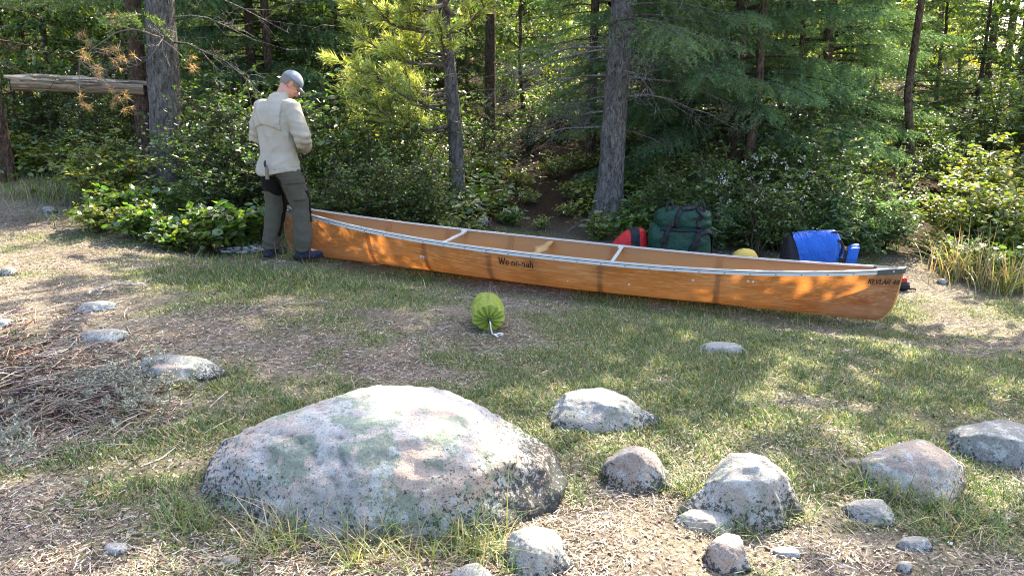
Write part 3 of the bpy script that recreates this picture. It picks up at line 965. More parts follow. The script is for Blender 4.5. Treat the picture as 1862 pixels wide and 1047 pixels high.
# spruce with hanging boughs
T6p = GY(1330, 11.6)
t6 = make_conifer('spruce_tree', 104, 13, .105, .55, .3, 2.7, 15, (.10, .20, .105), .16, 'bark_brown', (0, 0), 4.6, 1.4, .046, .35, 1.25, .9, .9)
t6.location = T6p; tag(t6, 'bushy blue-green spruce whose boughs hang low behind the green pack', 'tree')

# young pine with long needles
def make_pine_sapling():
    rng = np.random.default_rng(55)
    root = empty('young_pine')
    W, C = Geo(), Geo()
    H = 6.2
    t = np.linspace(0, 1, 16)
    P0 = np.stack([-.10 * t * 3 + .03 * np.sin(t * 9), .02 * np.sin(t * 7), t * H - .1], -1)
    W.tube(P0, .105 * (1 - .8 * t) * (1 + .4 * np.exp(-t * H / .2)), 12)
    pos, dr, sz, cc = [], [], [], []
    def tuft(p, d, lit):
        n = 30
        w = rng.random(n)
        dd = d[None] * 1.0 + rnd_unit(n, rng) * .85
        pos.append(p + d[None] * (w * .09 - .05)[:, None]); dr.append(dd)
        sz.append(rng.uniform(.10, .165, n))
        cc.append(np.clip(np.array([(.42, .50, .18)]) * lit * (1 + .25 * rng.normal(size=(n, 1))), .01, .8))  # needle colour raised to look sunlit; lit varies it at random
    specs = []
    for q in range(46):
        z = .9 + 1.75 * rng.random() if q < 30 else 3 + 3 * rng.random()
        if q < 23: az = rng.normal(PI * 1.10, .5)     # most low limbs reach out to the left and forward
        else: az = rng.uniform(0, 2 * PI)
        specs.append((z, az, rng.uniform(.6, 1.75) if z < 3.2 else rng.uniform(.4, 1.1)))
    for z, az, L in specs:
        f = (z + .1) / H * 15; i0 = int(f); p = P0[i0] + (P0[i0 + 1] - P0[i0]) * (f - i0)
        d = np.array([math.cos(az), math.sin(az), .1])
        tt = np.linspace(0, 1, 8)[:, None]
        P = p + d * L * tt + np.array([0, 0, 1]) * L * (-.25 * tt + .38 * tt ** 2) + np.cumsum(rng.normal(0, .022, (8, 3)), 0)
        W.tube(P, np.linspace(.02, .006, 8) * (.5 + L * .4), 5, (1.2, 1.1, 1.0), cap=False)
        for k in range(int(4 + L * 7)):
            f = rng.uniform(.3, 1) * 7; i1 = min(int(f), 6); p2 = P[i1] + (P[i1 + 1] - P[i1]) * (f - i1)
            d2 = d * .7 + rnd_unit(1, rng)[0] * .8; d2[2] = abs(d2[2]) * .6 + .15; d2 /= np.linalg.norm(d2)
            l2 = rng.uniform(.08, .3)
            e = p2 + d2 * l2
            W.tube(np.array([p2, p2 + d2 * l2 * .5 + [0, 0, -.01], e]), [.006, .005, .003], 4, (1.2, 1.0, .9), cap=False)
            lit = rng.uniform(.6, 1.25)
            tuft(e, d2, lit)
            if l2 > .16: tuft(p2 + d2 * l2 * .6, d2, lit * .9)
    # a twisted bare limb standing out of the top of the low growth
    P = np.array([(-.02, -.05, 2.35), (-.10, -.25, 2.45), (-.26, -.3, 2.40), (-.36, -.32, 2.28), (-.34, -.34, 2.12), (-.42, -.36, 1.98)])
    W.tube(P, [.035, .03, .025, .02, .016, .008], 7, (2.2, 2.0, 1.8))
    P = np.array([(-.26, -.3, 2.40), (-.5, -.33, 2.36), (-.8, -.38, 2.33), (-1.1, -.4, 2.2)])
    W.tube(P, [.018, .014, .01, .004], 5, (2.2, 2.0, 1.8))
    P = np.array([(-.10, -.25, 2.45), (-.02, -.3, 2.56), (.03, -.3, 2.68), (.12, -.3, 2.66)])
    W.tube(P, [.03, .03, .028, .02], 7, (1.6, 1.3, 1.1))
    for k in range(26):
        p = np.array([rng.uniform(-1.5, .3), rng.uniform(-.6, .2), rng.uniform(1.3, 2.4)])
        d = rnd_unit(1, rng)[0] * [1, 1, .5]
        W.tube(np.array([p, p + d * .25 + [0, 0, .03], p + d * .55]), [.006, .004, .0015], 4, (2, 1.8, 1.6), cap=False)
    pos, dr, sz, cc = map(np.concatenate, (pos, dr, sz, cc))
    n = len(pos)
    C.inst([(-.5, 0, 0), (.5, 0, 0), (.3, .6, .02), (-.3, .6, .02), ], [(0, 1, 2, 3)], pos, frames(dr, rnd_unit(n, rng)), np.stack([np.full(n, .0135), sz, sz], -1), cc)
    C.inst([(-.3, .6, .02), (.3, .6, .02), (0, 1, 0)], [(0, 1, 2)], pos, frames(dr, rnd_unit(n, rng)), np.stack([np.full(n, .0135), sz, sz], -1), cc)
    W.build('trunk', M['bark_grey'], root)
    C.build('crown', M['needle'], root, sm=False)
    return root
t4 = make_pine_sapling()
T4p = GV(832, 372)
t4.location = T4p; tag(t4, 'young pine with bright long-needled tufts and a twisted bare limb right of the man', 'tree')

# ---- forest stock, copied about
FIR = (.075, .135, .055)
stockA = make_conifer('forest_spruce', 201, 9.0, .12, .7, .3, 1.7, 9, FIR, .18, 'bark_brown', (0, 0), 6.5, 1.3, .075, .3, .85, .6, .45)
stockB = make_conifer('forest_spruce', 202, 8.0, .10, .9, .5, 1.5, 10, (.09, .15, .06), .2, 'bark_brown', (.01, 0), 6.0, 1.3, .075, .3, .85, 1.0, .45)
stockC = make_conifer('forest_fir', 203, 4.2, .06, .25, .2, 1.1, 15, (.10, .175, .07), .1, 'bark_brown', (0, 0), 5, 1.2, .05, .2, .7, .2, 1)
bareP = make_conifer('tall_pine', 204, 12, .15, 6.5, 1.5, 1.6, 6, (.06, .10, .03), .1, 'bark_brown', (.006, 0), 1.0, 1.25, .06, .2, .7, .5, .7)
birchA = make_broadleaf('leafy_sapling', 301, 6.2, .05, .7, 1.6, 38, .085, 'sun', 120)
birchB = make_broadleaf('leafy_sapling', 302, 5.0, .045, .4, 1.5, 36, .09, 'mid', 120)
tallB = make_broadleaf('tall_birch', 303, 11, .065, 4.9, 2.7, 24, .21, 'mid', 34)  # leafy crowns above the frame, added to shade and dapple the clearing
for p in (stockA, stockB, stockC, bareP, birchA, birchB): p['proto'] = 1

FOREST = [  # proto, u, y, scale, label
 (bareP, 272, 11.2, .9, 'slim reddish-brown trunk close behind the left edge of the thick grey trunk'),
 (bareP, 6, 10.4, .95, 'dark dead-looking trunk at the left edge holding the broken log'),
 (stockA, 160, 14.5, 1, None), (stockB, 60, 16, 1.0, None), (stockA, -120, 15, 1.1, None), (birchB, 110, 12.8, .9, 'leafy sapling behind the broken log on the left'),
 (birchB, -60, 11.6, .9, None), (birchA, 40, 19, 1.1, None),
 (bareP, 393, 13.5, .7, 'slim dark trunk between the thick grey trunk and the man'),
 (stockB, 430, 15, 1.05, None), (stockA, 560, 16, 1.05, None), (stockB, 500, 12.4, .85, 'spruce with bare grey lower twigs above the man'),
 (stockC, 620, 12.8, 1.0, None), (bareP, 892, 14.6, .7, 'dark trunk between the young pine and the dark forest floor'),
 (stockA, 800, 16.5, 1.05, None), (stockB, 720, 14.2, .95, None), (birchB, 950, 17.5, 1.1, None), (birchA, 900, 21, 1.3, None),
 (stockB, 1000, 21, 1.2, None), (tallB, 1350, 10.4, 1.0, 'slender birch trunk half hidden by the hanging spruce boughs'), (tallB, 1925, 11.2, 1.0, 'unseen slender birch behind the sunlit shrubs past the right edge, added to shade the canoe'), (tallB, 1905, 9.3, .95, 'unseen slender birch in front of the sunlit shrubs past the right edge, added to shade the foreground'), (tallB, 1490, 13.4, 1.05, 'slender birch trunk behind the blue pack, deep in the shrubs'), (birchB, 560, 13.2, 1.0, None), (birchB, 250, 13.4, .95, None), (birchB, 700, 12.6, .8, None), (birchA, 1110, 16.5, 1.0, None), (birchA, 1280, 17.5, 1.1, None), (birchA, 1420, 15.8, 1.0, None), (birchB, 1560, 15.5, .9, None), (birchA, 1740, 20, 1.2, None), (birchB, 30, 13.6, 1.0, None), (birchB, 450, 17, 1.2, None), (birchB, 850, 18.5, 1.1, None), (birchA, 1050, 24, 1.4, None), (birchA, 1180, 20, 1.2, None), (stockA, 1250, 15, .95, None),
 (stockC, 1440, 12.6, 1.05, 'small fir with spreading boughs left of the right-hand path'),
 (bareP, 1530, 16.2, .75, 'slim dark trunk in front of the bright leaves at upper right'),
 (tallB, 1640, 11.6, .95, 'slender birch trunk between bright leaves at the left side of the right path'),
 (birchA, 1480, 19, 1.25, 'tall sapling with glowing yellow leaves at upper right'), (birchA, 1590, 20.5, 1.3, None), (birchB, 1700, 17.5, 1.0, None),
 (birchA, 1370, 21, 1.3, None), (stockC, 1650, 15.5, .95, 'young fir with layered boughs above the path at right'),
 (bareP, 1790, 19, .95, None), (bareP, 1825, 21, 1.0, None), (bareP, 1850, 18.2, 1.05, None),
 (stockC, 1770, 15, .9, None), (stockA, 1700, 27, 1.2, None), (stockB, 1480, 26, 1.3, None), (stockA, 1330, 26, 1.3, None), (stockB, 1130, 27, 1.4, None),
 (stockA, 950, 28, 1.5, None), (stockB, 760, 25, 1.4, None), (stockA, 600, 24, 1.4, None), (stockB, 400, 23, 1.3, None), (stockA, 250, 22, 1.3, None),
 (stockB, 100, 24, 1.4, None), (stockA, -50, 23, 1.4, None), (birchB, 330, 17.5, 1.2, None), (birchB, 640, 20, 1.3, None), (stockB, 1590, 30, 1.5, None),
 (birchB, 1860, 14.6, .9, None), (stockA, 1990, 16, 1.0, None), (birchA, 2010, 12.5, .9, None),
]
KIND = {'forest_spruce': ('tree', 'dense dark spruce standing deep in the forest behind the clearing', 'dark spruces deep in the forest'),
        'forest_fir': ('tree', 'young fir standing in the understory of the forest', 'young firs in the understory'),
        'tall_birch': ('tree', 'slender birch trunk among the shrubs', 'slender birches'),
        'tall_pine': ('tree', 'slim bare-trunked pine standing deep in the forest', 'slim pine trunks deep in the forest'),
        'leafy_sapling': ('tree', 'leafy green sapling among the conifers behind the clearing', 'leafy saplings among the conifers')}
for pr, u, y, s, lab in FOREST:
    k = KIND[pr.name.split('.')[0]]
    put(pr, GY(u, y) - Vector((0, 0, .03)), lab or k[1], k[0], k[2], s * (.72 if y >= 19 else 1))

t6b = copy_tree(t6); t6b.location = GY(1195, 13.2); t6b.rotation_euler = (0, 0, 2.1); t6b.scale = (.9, .9, .85)
tag(t6b, 'dense drooping spruce filling the gap right of the flared spruce trunk', 'tree')
t6c = copy_tree(t6); t6c.location = GY(1490, 13.6); t6c.rotation_euler = (0, 0, 4.0); t6c.scale = (.8, .8, .75)
tag(t6c, 'drooping spruce behind the shrubs above the blue pack', 'tree')
t6d = copy_tree(t6); t6d.location = GY(470, 12.6); t6d.rotation_euler = (0, 0, 5.2); t6d.scale = (.8, .8, .8)
tag(t6d, 'drooping spruce in the dark gap straight behind the head of the man', 'tree')
# ---- shrubs
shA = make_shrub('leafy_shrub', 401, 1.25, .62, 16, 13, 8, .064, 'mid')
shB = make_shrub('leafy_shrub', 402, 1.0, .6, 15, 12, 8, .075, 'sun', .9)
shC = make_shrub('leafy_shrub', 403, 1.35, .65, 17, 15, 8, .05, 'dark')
shD = make_shrub('small_leaved_shrub', 404, 1.1, .6, 18, 16, 10, .036, 'mid')
bigL = make_shrub('broad_leaved_plant', 405, .5, .34, 13, 6, 5, .095, 'mid', 1.5, .3)
lowP = make_shrub('low_leafy_plant', 406, .42, .32, 12, 7, 6, .06, 'sun', 1.1, .4)
fern = make_shrub('narrow_leaved_plant', 407, .75, .4, 16, 9, 12, .075, 'blue', .5, .5)
SHR = [
 # left of the man
 (bigL, 215, 8.4, 1.0, 'broad-leaved plant at the left end of the row before the thick trunk'),
 (bigL, 262, 7.9, .8, 'broad-leaved plant with big sunlit leaves in front of the thick trunk'),
 (bigL, 325, 7.75, .8, 'broad-leaved plant under the right side of the thick trunk'),
 (bigL, 378, 7.95, 1.1, 'broad-leaved plant midway between the thick trunk and the man'),
 (bigL, 428, 8.1, 1.2, 'broad-leaved plant just left of the legs of the man'),
 (lowP, 180, 8.1, 1.0, 'low leafy plant at the grass edge left of the broad-leaved row'),
 (lowP, 240, 7.95, .9, 'low leafy plant in front of the left broad leaves'),
 (lowP, 350, 7.8, .8, 'low leafy plant at the front of the broad-leaved row'),
 (lowP, 460, 8.2, .9, 'low leafy plant behind the rope pile'),
 (shB, 190, 9.3, .9, 'sunlit shrub left of the thick grey trunk'),
 (shB, 218, 9.8, .95, 'sunlit shrub close to the left side of the thick grey trunk'),
 (shA, 140, 10.9, .8, None), (lowP, 60, 11.4, 1.3, None), (lowP, 20, 11.2, 1.4, None), (lowP, 105, 10.9, 1.2, None), (shA, 30, 12.2, .9, None), (shC, 90, 12, 1.1, None), (shC, 180, 11.3, 1.2, None),
 (shC, 395, 9.6, 1.1, 'dark shrub between the thick grey trunk and the man'),
 (shC, 430, 9.1, 1.15, 'dark leafy shrub directly behind the back of the man'),
 (shA, 400, 10.5, 1.2, None), (shC, 480, 9.8, 1.25, None), (shA, 388, 8.9, .7, 'low shrub to the right of the thick grey trunk'),
 (shC, 540, 9.6, 1.2, 'dark shrub seen past the right arm of the man'),
 (shD, 590, 8.7, 1.0, 'small-leaved shrub behind the left end of the canoe'),
 (shD, 655, 8.75, 1.15, 'glinting small-leaved shrub behind the canoe, left of the young pine trunk'),
 (shD, 715, 8.8, 1.1, 'glinting small-leaved shrub just left of the young pine trunk'),
 (shD, 770, 8.95, .95, 'small-leaved shrub at the left foot of the young pine'),
 (shA, 620, 9.7, 1.3, None), (shD, 690, 9.7, 1.35, None), (shB, 650, 10.3, 1.4, None), (shC, 760, 10.4, 1.2, None),
 (lowP, 815, 8.7, .8, 'low plant at the right foot of the young pine'),
 (lowP, 860, 8.9, .5, 'small plant on the dark forest floor right of the young pine'),
 # centre
 (shC, 880, 12.6, .8, None), (shC, 960, 13.4, .7, None), (shA, 1010, 15, 1.0, None), (shB, 1060, 15.5, .9, None), (shB, 1130, 14.5, .9, None), (shB, 1200, 13.6, .8, None),
 (lowP, 1050, 10.6, .8, 'low plant on the forest floor left of the flared spruce'),
 (lowP, 985, 9.3, .45, 'tiny plant on the needle floor behind the canoe middle'),
 (lowP, 1085, 9.0, .7, 'low plant in front of the roots of the flared spruce'),
 (bigL, 1145, 9.1, .8, 'broad-leaved plant between the flared spruce and the red bag'),
 (shA, 1180, 9.4, .7, 'leafy shrub behind the red bag'),
 (lowP, 900, 10.2, .6, None), (lowP, 940, 11.2, .8, None), (lowP, 1010, 11.8, .9, None), (lowP, 880, 11.6, .9, None), (bigL, 925, 9.4, .55, 'broad-leaved seedling on the dark floor behind the canoe middle'), (lowP, 1030, 9.9, .5, None), (lowP, 960, 10.4, .6, None), (lowP, 1060, 12.2, .9, None),
 # right
 (shD, 1250, 9.5, .95, 'small-leaved shrub behind the green pack'),
 (shA, 1310, 9.2, .9, 'leafy shrub behind the right side of the green pack'),
 (fern, 1290, 8.9, .9, 'narrow-leaved plant at the right side of the green pack'),
 (shD, 1420, 9.0, 1.0, 'small-leaved shrub behind the blue pack'),
 (fern, 1480, 8.9, 1.05, 'narrow-leaved plant behind the top end of the blue pack'),
 (shA, 1450, 9.8, 1.05, None), (shA, 1530, 9.4, .95, 'leafy shrub right of the blue pack'), (fern, 1560, 9.0, 1.1, 'narrow-leaved plant at the left edge of the right path'),
 (fern, 1610, 9.3, 1.0, 'narrow-leaved plant beside the foot of the right path'), (shD, 1590, 10.1, .95, None), (shA, 1390, 10.3, 1.2, None), (shD, 1330, 10.2, 1.1, None),
 (shA, 1500, 10.8, 1.15, None), (shB, 1570, 11.4, .9, None), (shB, 1230, 10.8, .9, None), (shA, 1440, 11.6, 1.2, None), (lowP, 1640, 11.2, .9, None),
 (shB, 1735, 9.6, .95, 'yellow-green sunlit shrub at the right side of the path'),
 (shB, 1790, 9.3, 1.0, 'yellow-green sunlit shrub above the dry grass'),
 (shB, 1850, 9.5, 1.15, 'yellow-green sunlit shrub at the right edge of the view'),
 (shB, 1760, 10.6, 1.1, None), (shB, 1830, 10.9, 1.25, None), (shA, 1720, 11.6, .9, None), (shA, 1780, 12.6, 1.2, None), (shB, 1700, 13.2, .8, None), (shA, 1880, 12.4, 1.4, None),
 (lowP, 1705, 9.0, .9, 'low leafy plant on the right edge of the path'), (bigL, 1745, 8.5, .8, 'broad-leaved plant behind the tall dry grass'), (bigL, 1820, 8.3, .9, 'broad-leaved plant between the two dry grass clumps'),
 (shA, 1620, 13.8, .9, None), (shC, 1560, 13.4, 1.0, None), (shA, 1500, 14.2, 1.1, None), (lowP, 1660, 12.6, .9, None), (shB, 1930, 10, 1.1, None),
]
GEN = {'leafy_shrub': ('shrub', 'leafy undergrowth shrub among the trees behind the clearing', 'leafy shrubs under the trees'),
       'small_leaved_shrub': ('shrub', 'dense small-leaved shrub further back under the trees', 'small-leaved shrubs under the trees'),
       'broad_leaved_plant': ('plant', 'broad-leaved plant at the forest edge', 'broad-leaved plants at the forest edge'),
       'low_leafy_plant': ('plant', 'low leafy plant on the forest floor behind the clearing', 'low leafy plants at the forest edge'),
       'narrow_leaved_plant': ('plant', 'narrow-leaved plant at the forest edge', 'narrow-leaved plants at the forest edge')}
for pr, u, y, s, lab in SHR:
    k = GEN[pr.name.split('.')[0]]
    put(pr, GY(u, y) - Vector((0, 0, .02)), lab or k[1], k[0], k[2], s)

# shrub with small white flowers
fl = make_shrub('flowering_shrub', 440, 1.15, .5, 14, 11, 8, .05, 'mid')
G = Geo()
rng = np.random.default_rng(5)
for k in range(34):
    a = rng.uniform(0, 2 * PI); r_ = .5 * math.sqrt(rng.random()); c = np.array([math.cos(a) * r_, math.sin(a) * r_, rng.uniform(.55, 1.15)])
    n = 9
    G.inst([(-.5, -.5, 0), (.5, -.5, 0), (.5, .5, .1), (-.5, .5, .1)], [(0, 1, 2, 3)], c + rng.normal(0, .018, (n, 3)), frames(rnd_unit(n), rnd_unit(n)), np.full(n, .012), (.62, .62, .60))
G.build('blossom', M['litter'], fl, sm=False)
fl.location = GY(1375, 8.75); tag(fl, 'shrub dotted with small white flowers left of the blue pack', 'shrub')

# undergrowth: uncountable low leaves covering the forest floor
def undergrowth():
    G = Geo()
    n = 15000
    y = 8.9 + 15 * RNG.random(n) ** 1.3
    x = (RNG.random(n) - .5) * 2 * (.8 * y + 1)
    den = .25 + 1.3 * (fbm(x * .8, y * .8, 3, 91) - .25)
    den *= smooth(.3, 1.0, path_d(x, y, MID_PATH) - .0 * (y < 12)) * smooth(.25, .6, path_d(x, y, RIGHT_PATH)) * smooth(.3, .9, path_d(x, y, LEFT_PATH)) * (1 - smooth(-4.4, -5.0, x) * (1 - smooth(10.3, 10.9, y)))
    den = np.maximum(den, .05 * (y > 9.5))
    k = RNG.random(n) < den
    x, y = x[k], y[k]; n = len(x)
    m = 9
    hgt = RNG.uniform(.08, .42, n)
    px = np.repeat(np.stack([x, y, HT(x, y)], -1), m, 0)
    hh = np.repeat(hgt, m)
    az = RNG.uniform(0, 2 * PI, n * m)
    rr = RNG.uniform(.0, .16, n * m)
    pos = px + np.stack([np.cos(az) * rr, np.sin(az) * rr, hh * RNG.uniform(.35, 1.0, n * m)], -1)
    d = np.stack([np.cos(az), np.sin(az), RNG.uniform(-.5, .4, n * m)], -1)
    up = np.array([0, 0, 1.]) + RNG.normal(0, .4, (n * m, 3))
    sz = np.repeat(RNG.uniform(.05, .11, n), m) * RNG.uniform(.7, 1.2, n * m)
    cset = [(.10, .19, .04), (.16, .26, .055), (.06, .12, .03), (.26, .32, .08)]
    G.inst(LEAF_V, LEAF_F, pos, frames(d, up), np.stack([sz * 1.2, sz, sz], -1), np.repeat(pal(n, cset, [.35, .3, .2, .15], .25), m, 0))
    tag(G.build('undergrowth', M['leaf'], sm=False), 'low green leaves carpeting the forest floor between the trees', 'undergrowth', kind='stuff')
undergrowth()

# far-off wood that closes the view
def far_wood():
    G = Geo()
    n = 170000
    y = 29 + 26 * RNG.random(n)
    x = (RNG.random(n) - .5) * 2 * (.85 * y)
    top = 5 + 5 * fbm(x * .25, y * .25, 2, 8)
    z = HT(x, y) + top * RNG.random(n) ** 1.2
    k = (fbm(x * .5 + z * .35, z * .55 + y * .2, 3, 33) > .40)
    u, v = proj(np.stack([x, y, z], -1))
    gap = (u > 1760) & (z > HT(x, y) + .6) & (RNG.random(n) < .96)
    k &= ~gap
    x, y, z = x[k], y[k], z[k]; n = len(x)
    c = pal(n, [(.10, .16, .05), (.18, .25, .06), (.06, .10, .03), (.36, .36, .10)], [.32, .3, .18, .2], .25)  # yellow leaves brightened in colour to look sunlit
    G.inst(LEAF_V, LEAF_F, np.stack([x, y, z], -1), frames(rnd_unit(n), rnd_unit(n) + [0, 0, .6]), RNG.uniform(.18, .40, n), c)
    tag(G.build('far_woods', M['leaf'], sm=False), 'far mass of mixed leaves closing the view between the trees', 'forest', kind='stuff')
far_wood()

# ------------------------------------------------------------------ logs, sticks, brush
def log_thing(name, A, B, r, label, mat, cat='log', splinter=True, seed=1, taper=.9):
    rng = np.random.default_rng(seed)
    d = B - A; L = d.length
    root = bpy.data.objects.new(name, None); COL.objects.link(root)
    root.location = A
    q = d.to_track_quat('X', 'Z'); root.rotation_mode = 'QUATERNION'; root.rotation_quaternion = q
    W = Geo()
    m, n = 30, 14
    t = np.linspace(0, 1, m)
    th = np.linspace(0, 2 * PI, n, endpoint=False)
    rad = r * (1 - (1 - taper) * t)[:, None] * (1 + .12 * rng.normal(size=(1, n)) + .05 * rng.normal(size=(m, n)))
    ring = np.stack([np.repeat((t * L)[:, None], n, 1), np.cos(th) * rad + .03 * np.sin(t * 5)[:, None], np.sin(th) * rad], -1)
    W.loft(ring, True, (1.0, .86, .72) if splinter else (1, 1, 1))
    W.build('log_body' if splinter else 'log_body', mat, root)
    if splinter:
        S = Geo()
        for k in range(34):
            x0 = rng.uniform(-.05, .75) * L; l = rng.uniform(.25, .9); a = rng.normal(PI / 2, .75)
            rr = r * rng.uniform(.85, 1.12)
            p = np.array([x0, math.cos(a) * rr, math.sin(a) * rr])
            w = rng.uniform(.03, .07)
            P = np.array([p + [-.02, 0, 0], p + [l * .3, rng.normal(0, .01), rng.normal(.01, .012)], p + [l * .7, rng.normal(0, .015), rng.normal(.005, .015)], p + [l, rng.normal(0, .02), rng.normal(0, .02)]])
            c = rng.uniform(.8, 2.2)
            S.tube(P, [w * .4, w * .55, w * .45, .004], 5, (c, c * .95, c * .88))
        S.build('splinter', mat, root, sm=False)
    tag(root, label, cat)
    return root
log_thing('broken_log', PY(22, 152, 10.6), PY(262, 163, 11.1), .085, 'splintered weathered log hung level between two trunks on the left', M['old_wood'], seed=4)
a = GY(1668, 15.6); b = GY(1760, 16.0)
log_thing('mossy_log', a + Vector((-.1, 0, .12)), b + Vector((.6, 0, .14)), .2, 'dark rotten log lying across the top of the right path', M['bark_grey'], splinter=False, seed=9)
def branch_thing(name, pts, r, label, cat, group=None, mat='twig', twigs=6, seed=0, c=1.0, tl=.3):
    rng = np.random.default_rng(seed)
    P = np.array([p[:] for p in pts])
    base = P[0].copy()
    W = Geo()
    m = 9
    tt = np.linspace(0, len(P) - 1, m); i0 = np.minimum(tt.astype(int), len(P) - 2)
    Q = P[i0] + (P[i0 + 1] - P[i0]) * (tt - i0)[:, None] + rng.normal(0, r * .8, (m, 3))
    Q -= base
    W.tube(Q, np.linspace(r, r * .35, m), 7, (c, c, c))
    L = np.linalg.norm(Q[-1])
    for k in range(twigs):
        j = rng.integers(1, m - 1); d = (Q[-1] - Q[0]) / L * .7 + rnd_unit(1, rng)[0] * .8; d[2] = abs(d[2]) * .4
        l = tl * L * rng.uniform(.4, 1)
        W.tube(np.array([Q[j], Q[j] + d * l * .5 + rng.normal(0, .01, 3), Q[j] + d * l]), [r * .4, r * .3, r * .12], 4, (c, c, c), cap=False)
    o = W.build(name, M[mat])
    o.location = base
    tag(o, label, cat, group)
    return o
def gp(u, v, dz=.0): return GV(u, v) + Vector((0, 0, dz))
branch_thing('dead_branch', [gp(158, 540, .02), gp(215, 526, .05), gp(275, 524, .02)], .014, 'weathered pale stick lying on the left of the clearing', 'branch', mat='old_wood', twigs=3, seed=1, c=1.4)
branch_thing('dead_branch', [gp(515, 558, .01), gp(560, 556, .02), gp(605, 552, .01)], .008, 'thin stick on bare ground below the man', 'branch', twigs=2, seed=2)
branch_thing('dead_branch', [gp(992, 318, .1), gp(1040, 305, .16), gp(1085, 302, .2)], .012, 'bare grey stick lying on the dark forest floor left of the flared spruce', 'branch', twigs=4, seed=3, c=1.3)
branch_thing('dead_branch', [gp(866, 385, .06), gp(884, 405, .08), gp(898, 425, .03)], .022, 'dark leaning root stub behind the canoe', 'branch', mat='bark_brown', twigs=1, seed=4)
branch_thing('tree_root', [gp(1100, 402, .05), gp(1065, 408, .04), gp(1020, 424, .0)], .035, 'surface root running left from the flared spruce', 'root', mat='bark_grey', twigs=1, seed=5)
branch_thing('tree_root', [gp(860, 360, .02), gp(900, 352, .06), gp(960, 358, .0)], .03, 'dark root crossing the needle floor right of the young pine', 'root', mat='bark_brown', twigs=1, seed=6)
branch_thing('dead_branch', [gp(640, 648, .005), gp(590, 655, .01)], .006, 'short pale twig in the grass above the big boulder', 'branch', twigs=1, seed=8)

BR = [((0, 690), (90, 745), (190, 790), .018), ((-20, 770), (80, 752), (230, 768), .016), ((0, 720), (100, 690), (230, 640), .012), ((10, 800), (70, 775), (160, 730), .012),
      ((40, 760), (130, 800), (160, 850), .008), ((60, 700), (160, 712), (290, 742), .010), ((-10, 640), (80, 668), (200, 716), .011), ((140, 700), (220, 712), (330, 770), .010),
      ((-20, 815), (60, 790), (120, 740), .02), ((100, 665), (190, 700), (250, 760), .008), ((-10, 745), (70, 735), (180, 722), .014), ((180, 770), (250, 778), (310, 765), .006)]
BRL = ['thick', 'reddish', 'curved', 'short', 'thin drooping', 'straight', 'upper', 'lichened outer', 'heavy dark', 'slender', 'low', 'outermost thin']
for q, (a, b, c, r_) in enumerate(BR):
    lift = .03 + .055 * (q % 4) / 3 if q < 11 else .01
    branch_thing('brush_branch', [gp(*a, lift), gp(*b, lift + .04), gp(*c, .015)], r_ * .5, 'bare dead branch with side twigs in the brush heap at the left edge', 'branch', 'dead branches in the brush heap', twigs=10, seed=20 + q, c=.5 + .35 * (q % 3), tl=.4)

def brush():
    G = Geo()
    rng = np.random.default_rng(77)
    n = 2600
    for k in range(n):
        u = rng.normal(110, 110); v = rng.normal(735, 55)
        if u > 400 or v < 610 or u < -60: continue
        d_ = ray(u, v); t = CAMZ / -d_.z * .93
        x, y = d_.x * t, d_.y * t
        z = hz(x, y)
        hh = .11 * math.exp(-((u - 40) / 130) ** 2 - ((v - 740) / 60) ** 2)
        p = np.array([x, y, z + rng.random() * hh + .004])
        az = rng.uniform(0, 2 * PI); l = rng.uniform(.05, .22)
        e = np.array([math.cos(az), math.sin(az), rng.normal(0, .12)]) * l
        c = pal(1, [(.33, .28, .24), (.16, .08, .055), (.10, .075, .06), (.42, .37, .32)], [.3, .25, .3, .15], .2, rng)[0]
        G.tube(np.array([p, p + e * .5 + rng.normal(0, .008, 3), p + e]), [.0035, .003, .0015], 3, c, cap=False)
    tag(G.build('twig_litter', M['litter'], sm=False), 'tangle of fine dead twigs filling the brush heap at the left edge', 'twigs', kind='stuff')
    # pale lichen tufts
    G = Geo()
    for k in range(170):
        u = rng.choice([rng.normal(150, 35), rng.normal(255, 45), rng.normal(30, 25)], p=[.3, .5, .2]); v = rng.normal(705, 26) if u > 80 else rng.normal(800, 22)
        c = gp(u, v, .03 + .05 * rng.random()); n = 26
        d = rnd_unit(n, rng); d[:, 2] = np.abs(d[:, 2])
        cc = pal(n, [(.36, .37, .28), (.26, .27, .20), (.46, .46, .38)], [.5, .3, .2], .15, rng)
        G.inst([(-.5, 0, 0), (.5, 0, 0), (.35, 1, .1), (-.35, 1, .1)], [(0, 1, 2, 3)], np.array(c) + rng.normal(0, .012, (n, 3)), frames(d, rnd_unit(n, rng)), np.stack([np.full(n, .006), rng.uniform(.01, .024, n), np.full(n, .02)], -1), cc)
    tag(G.build('beard_lichen', M['litter'], sm=False), 'pale grey-green lichen clinging to the twigs of the brush heap', 'lichen', kind='stuff')
brush()

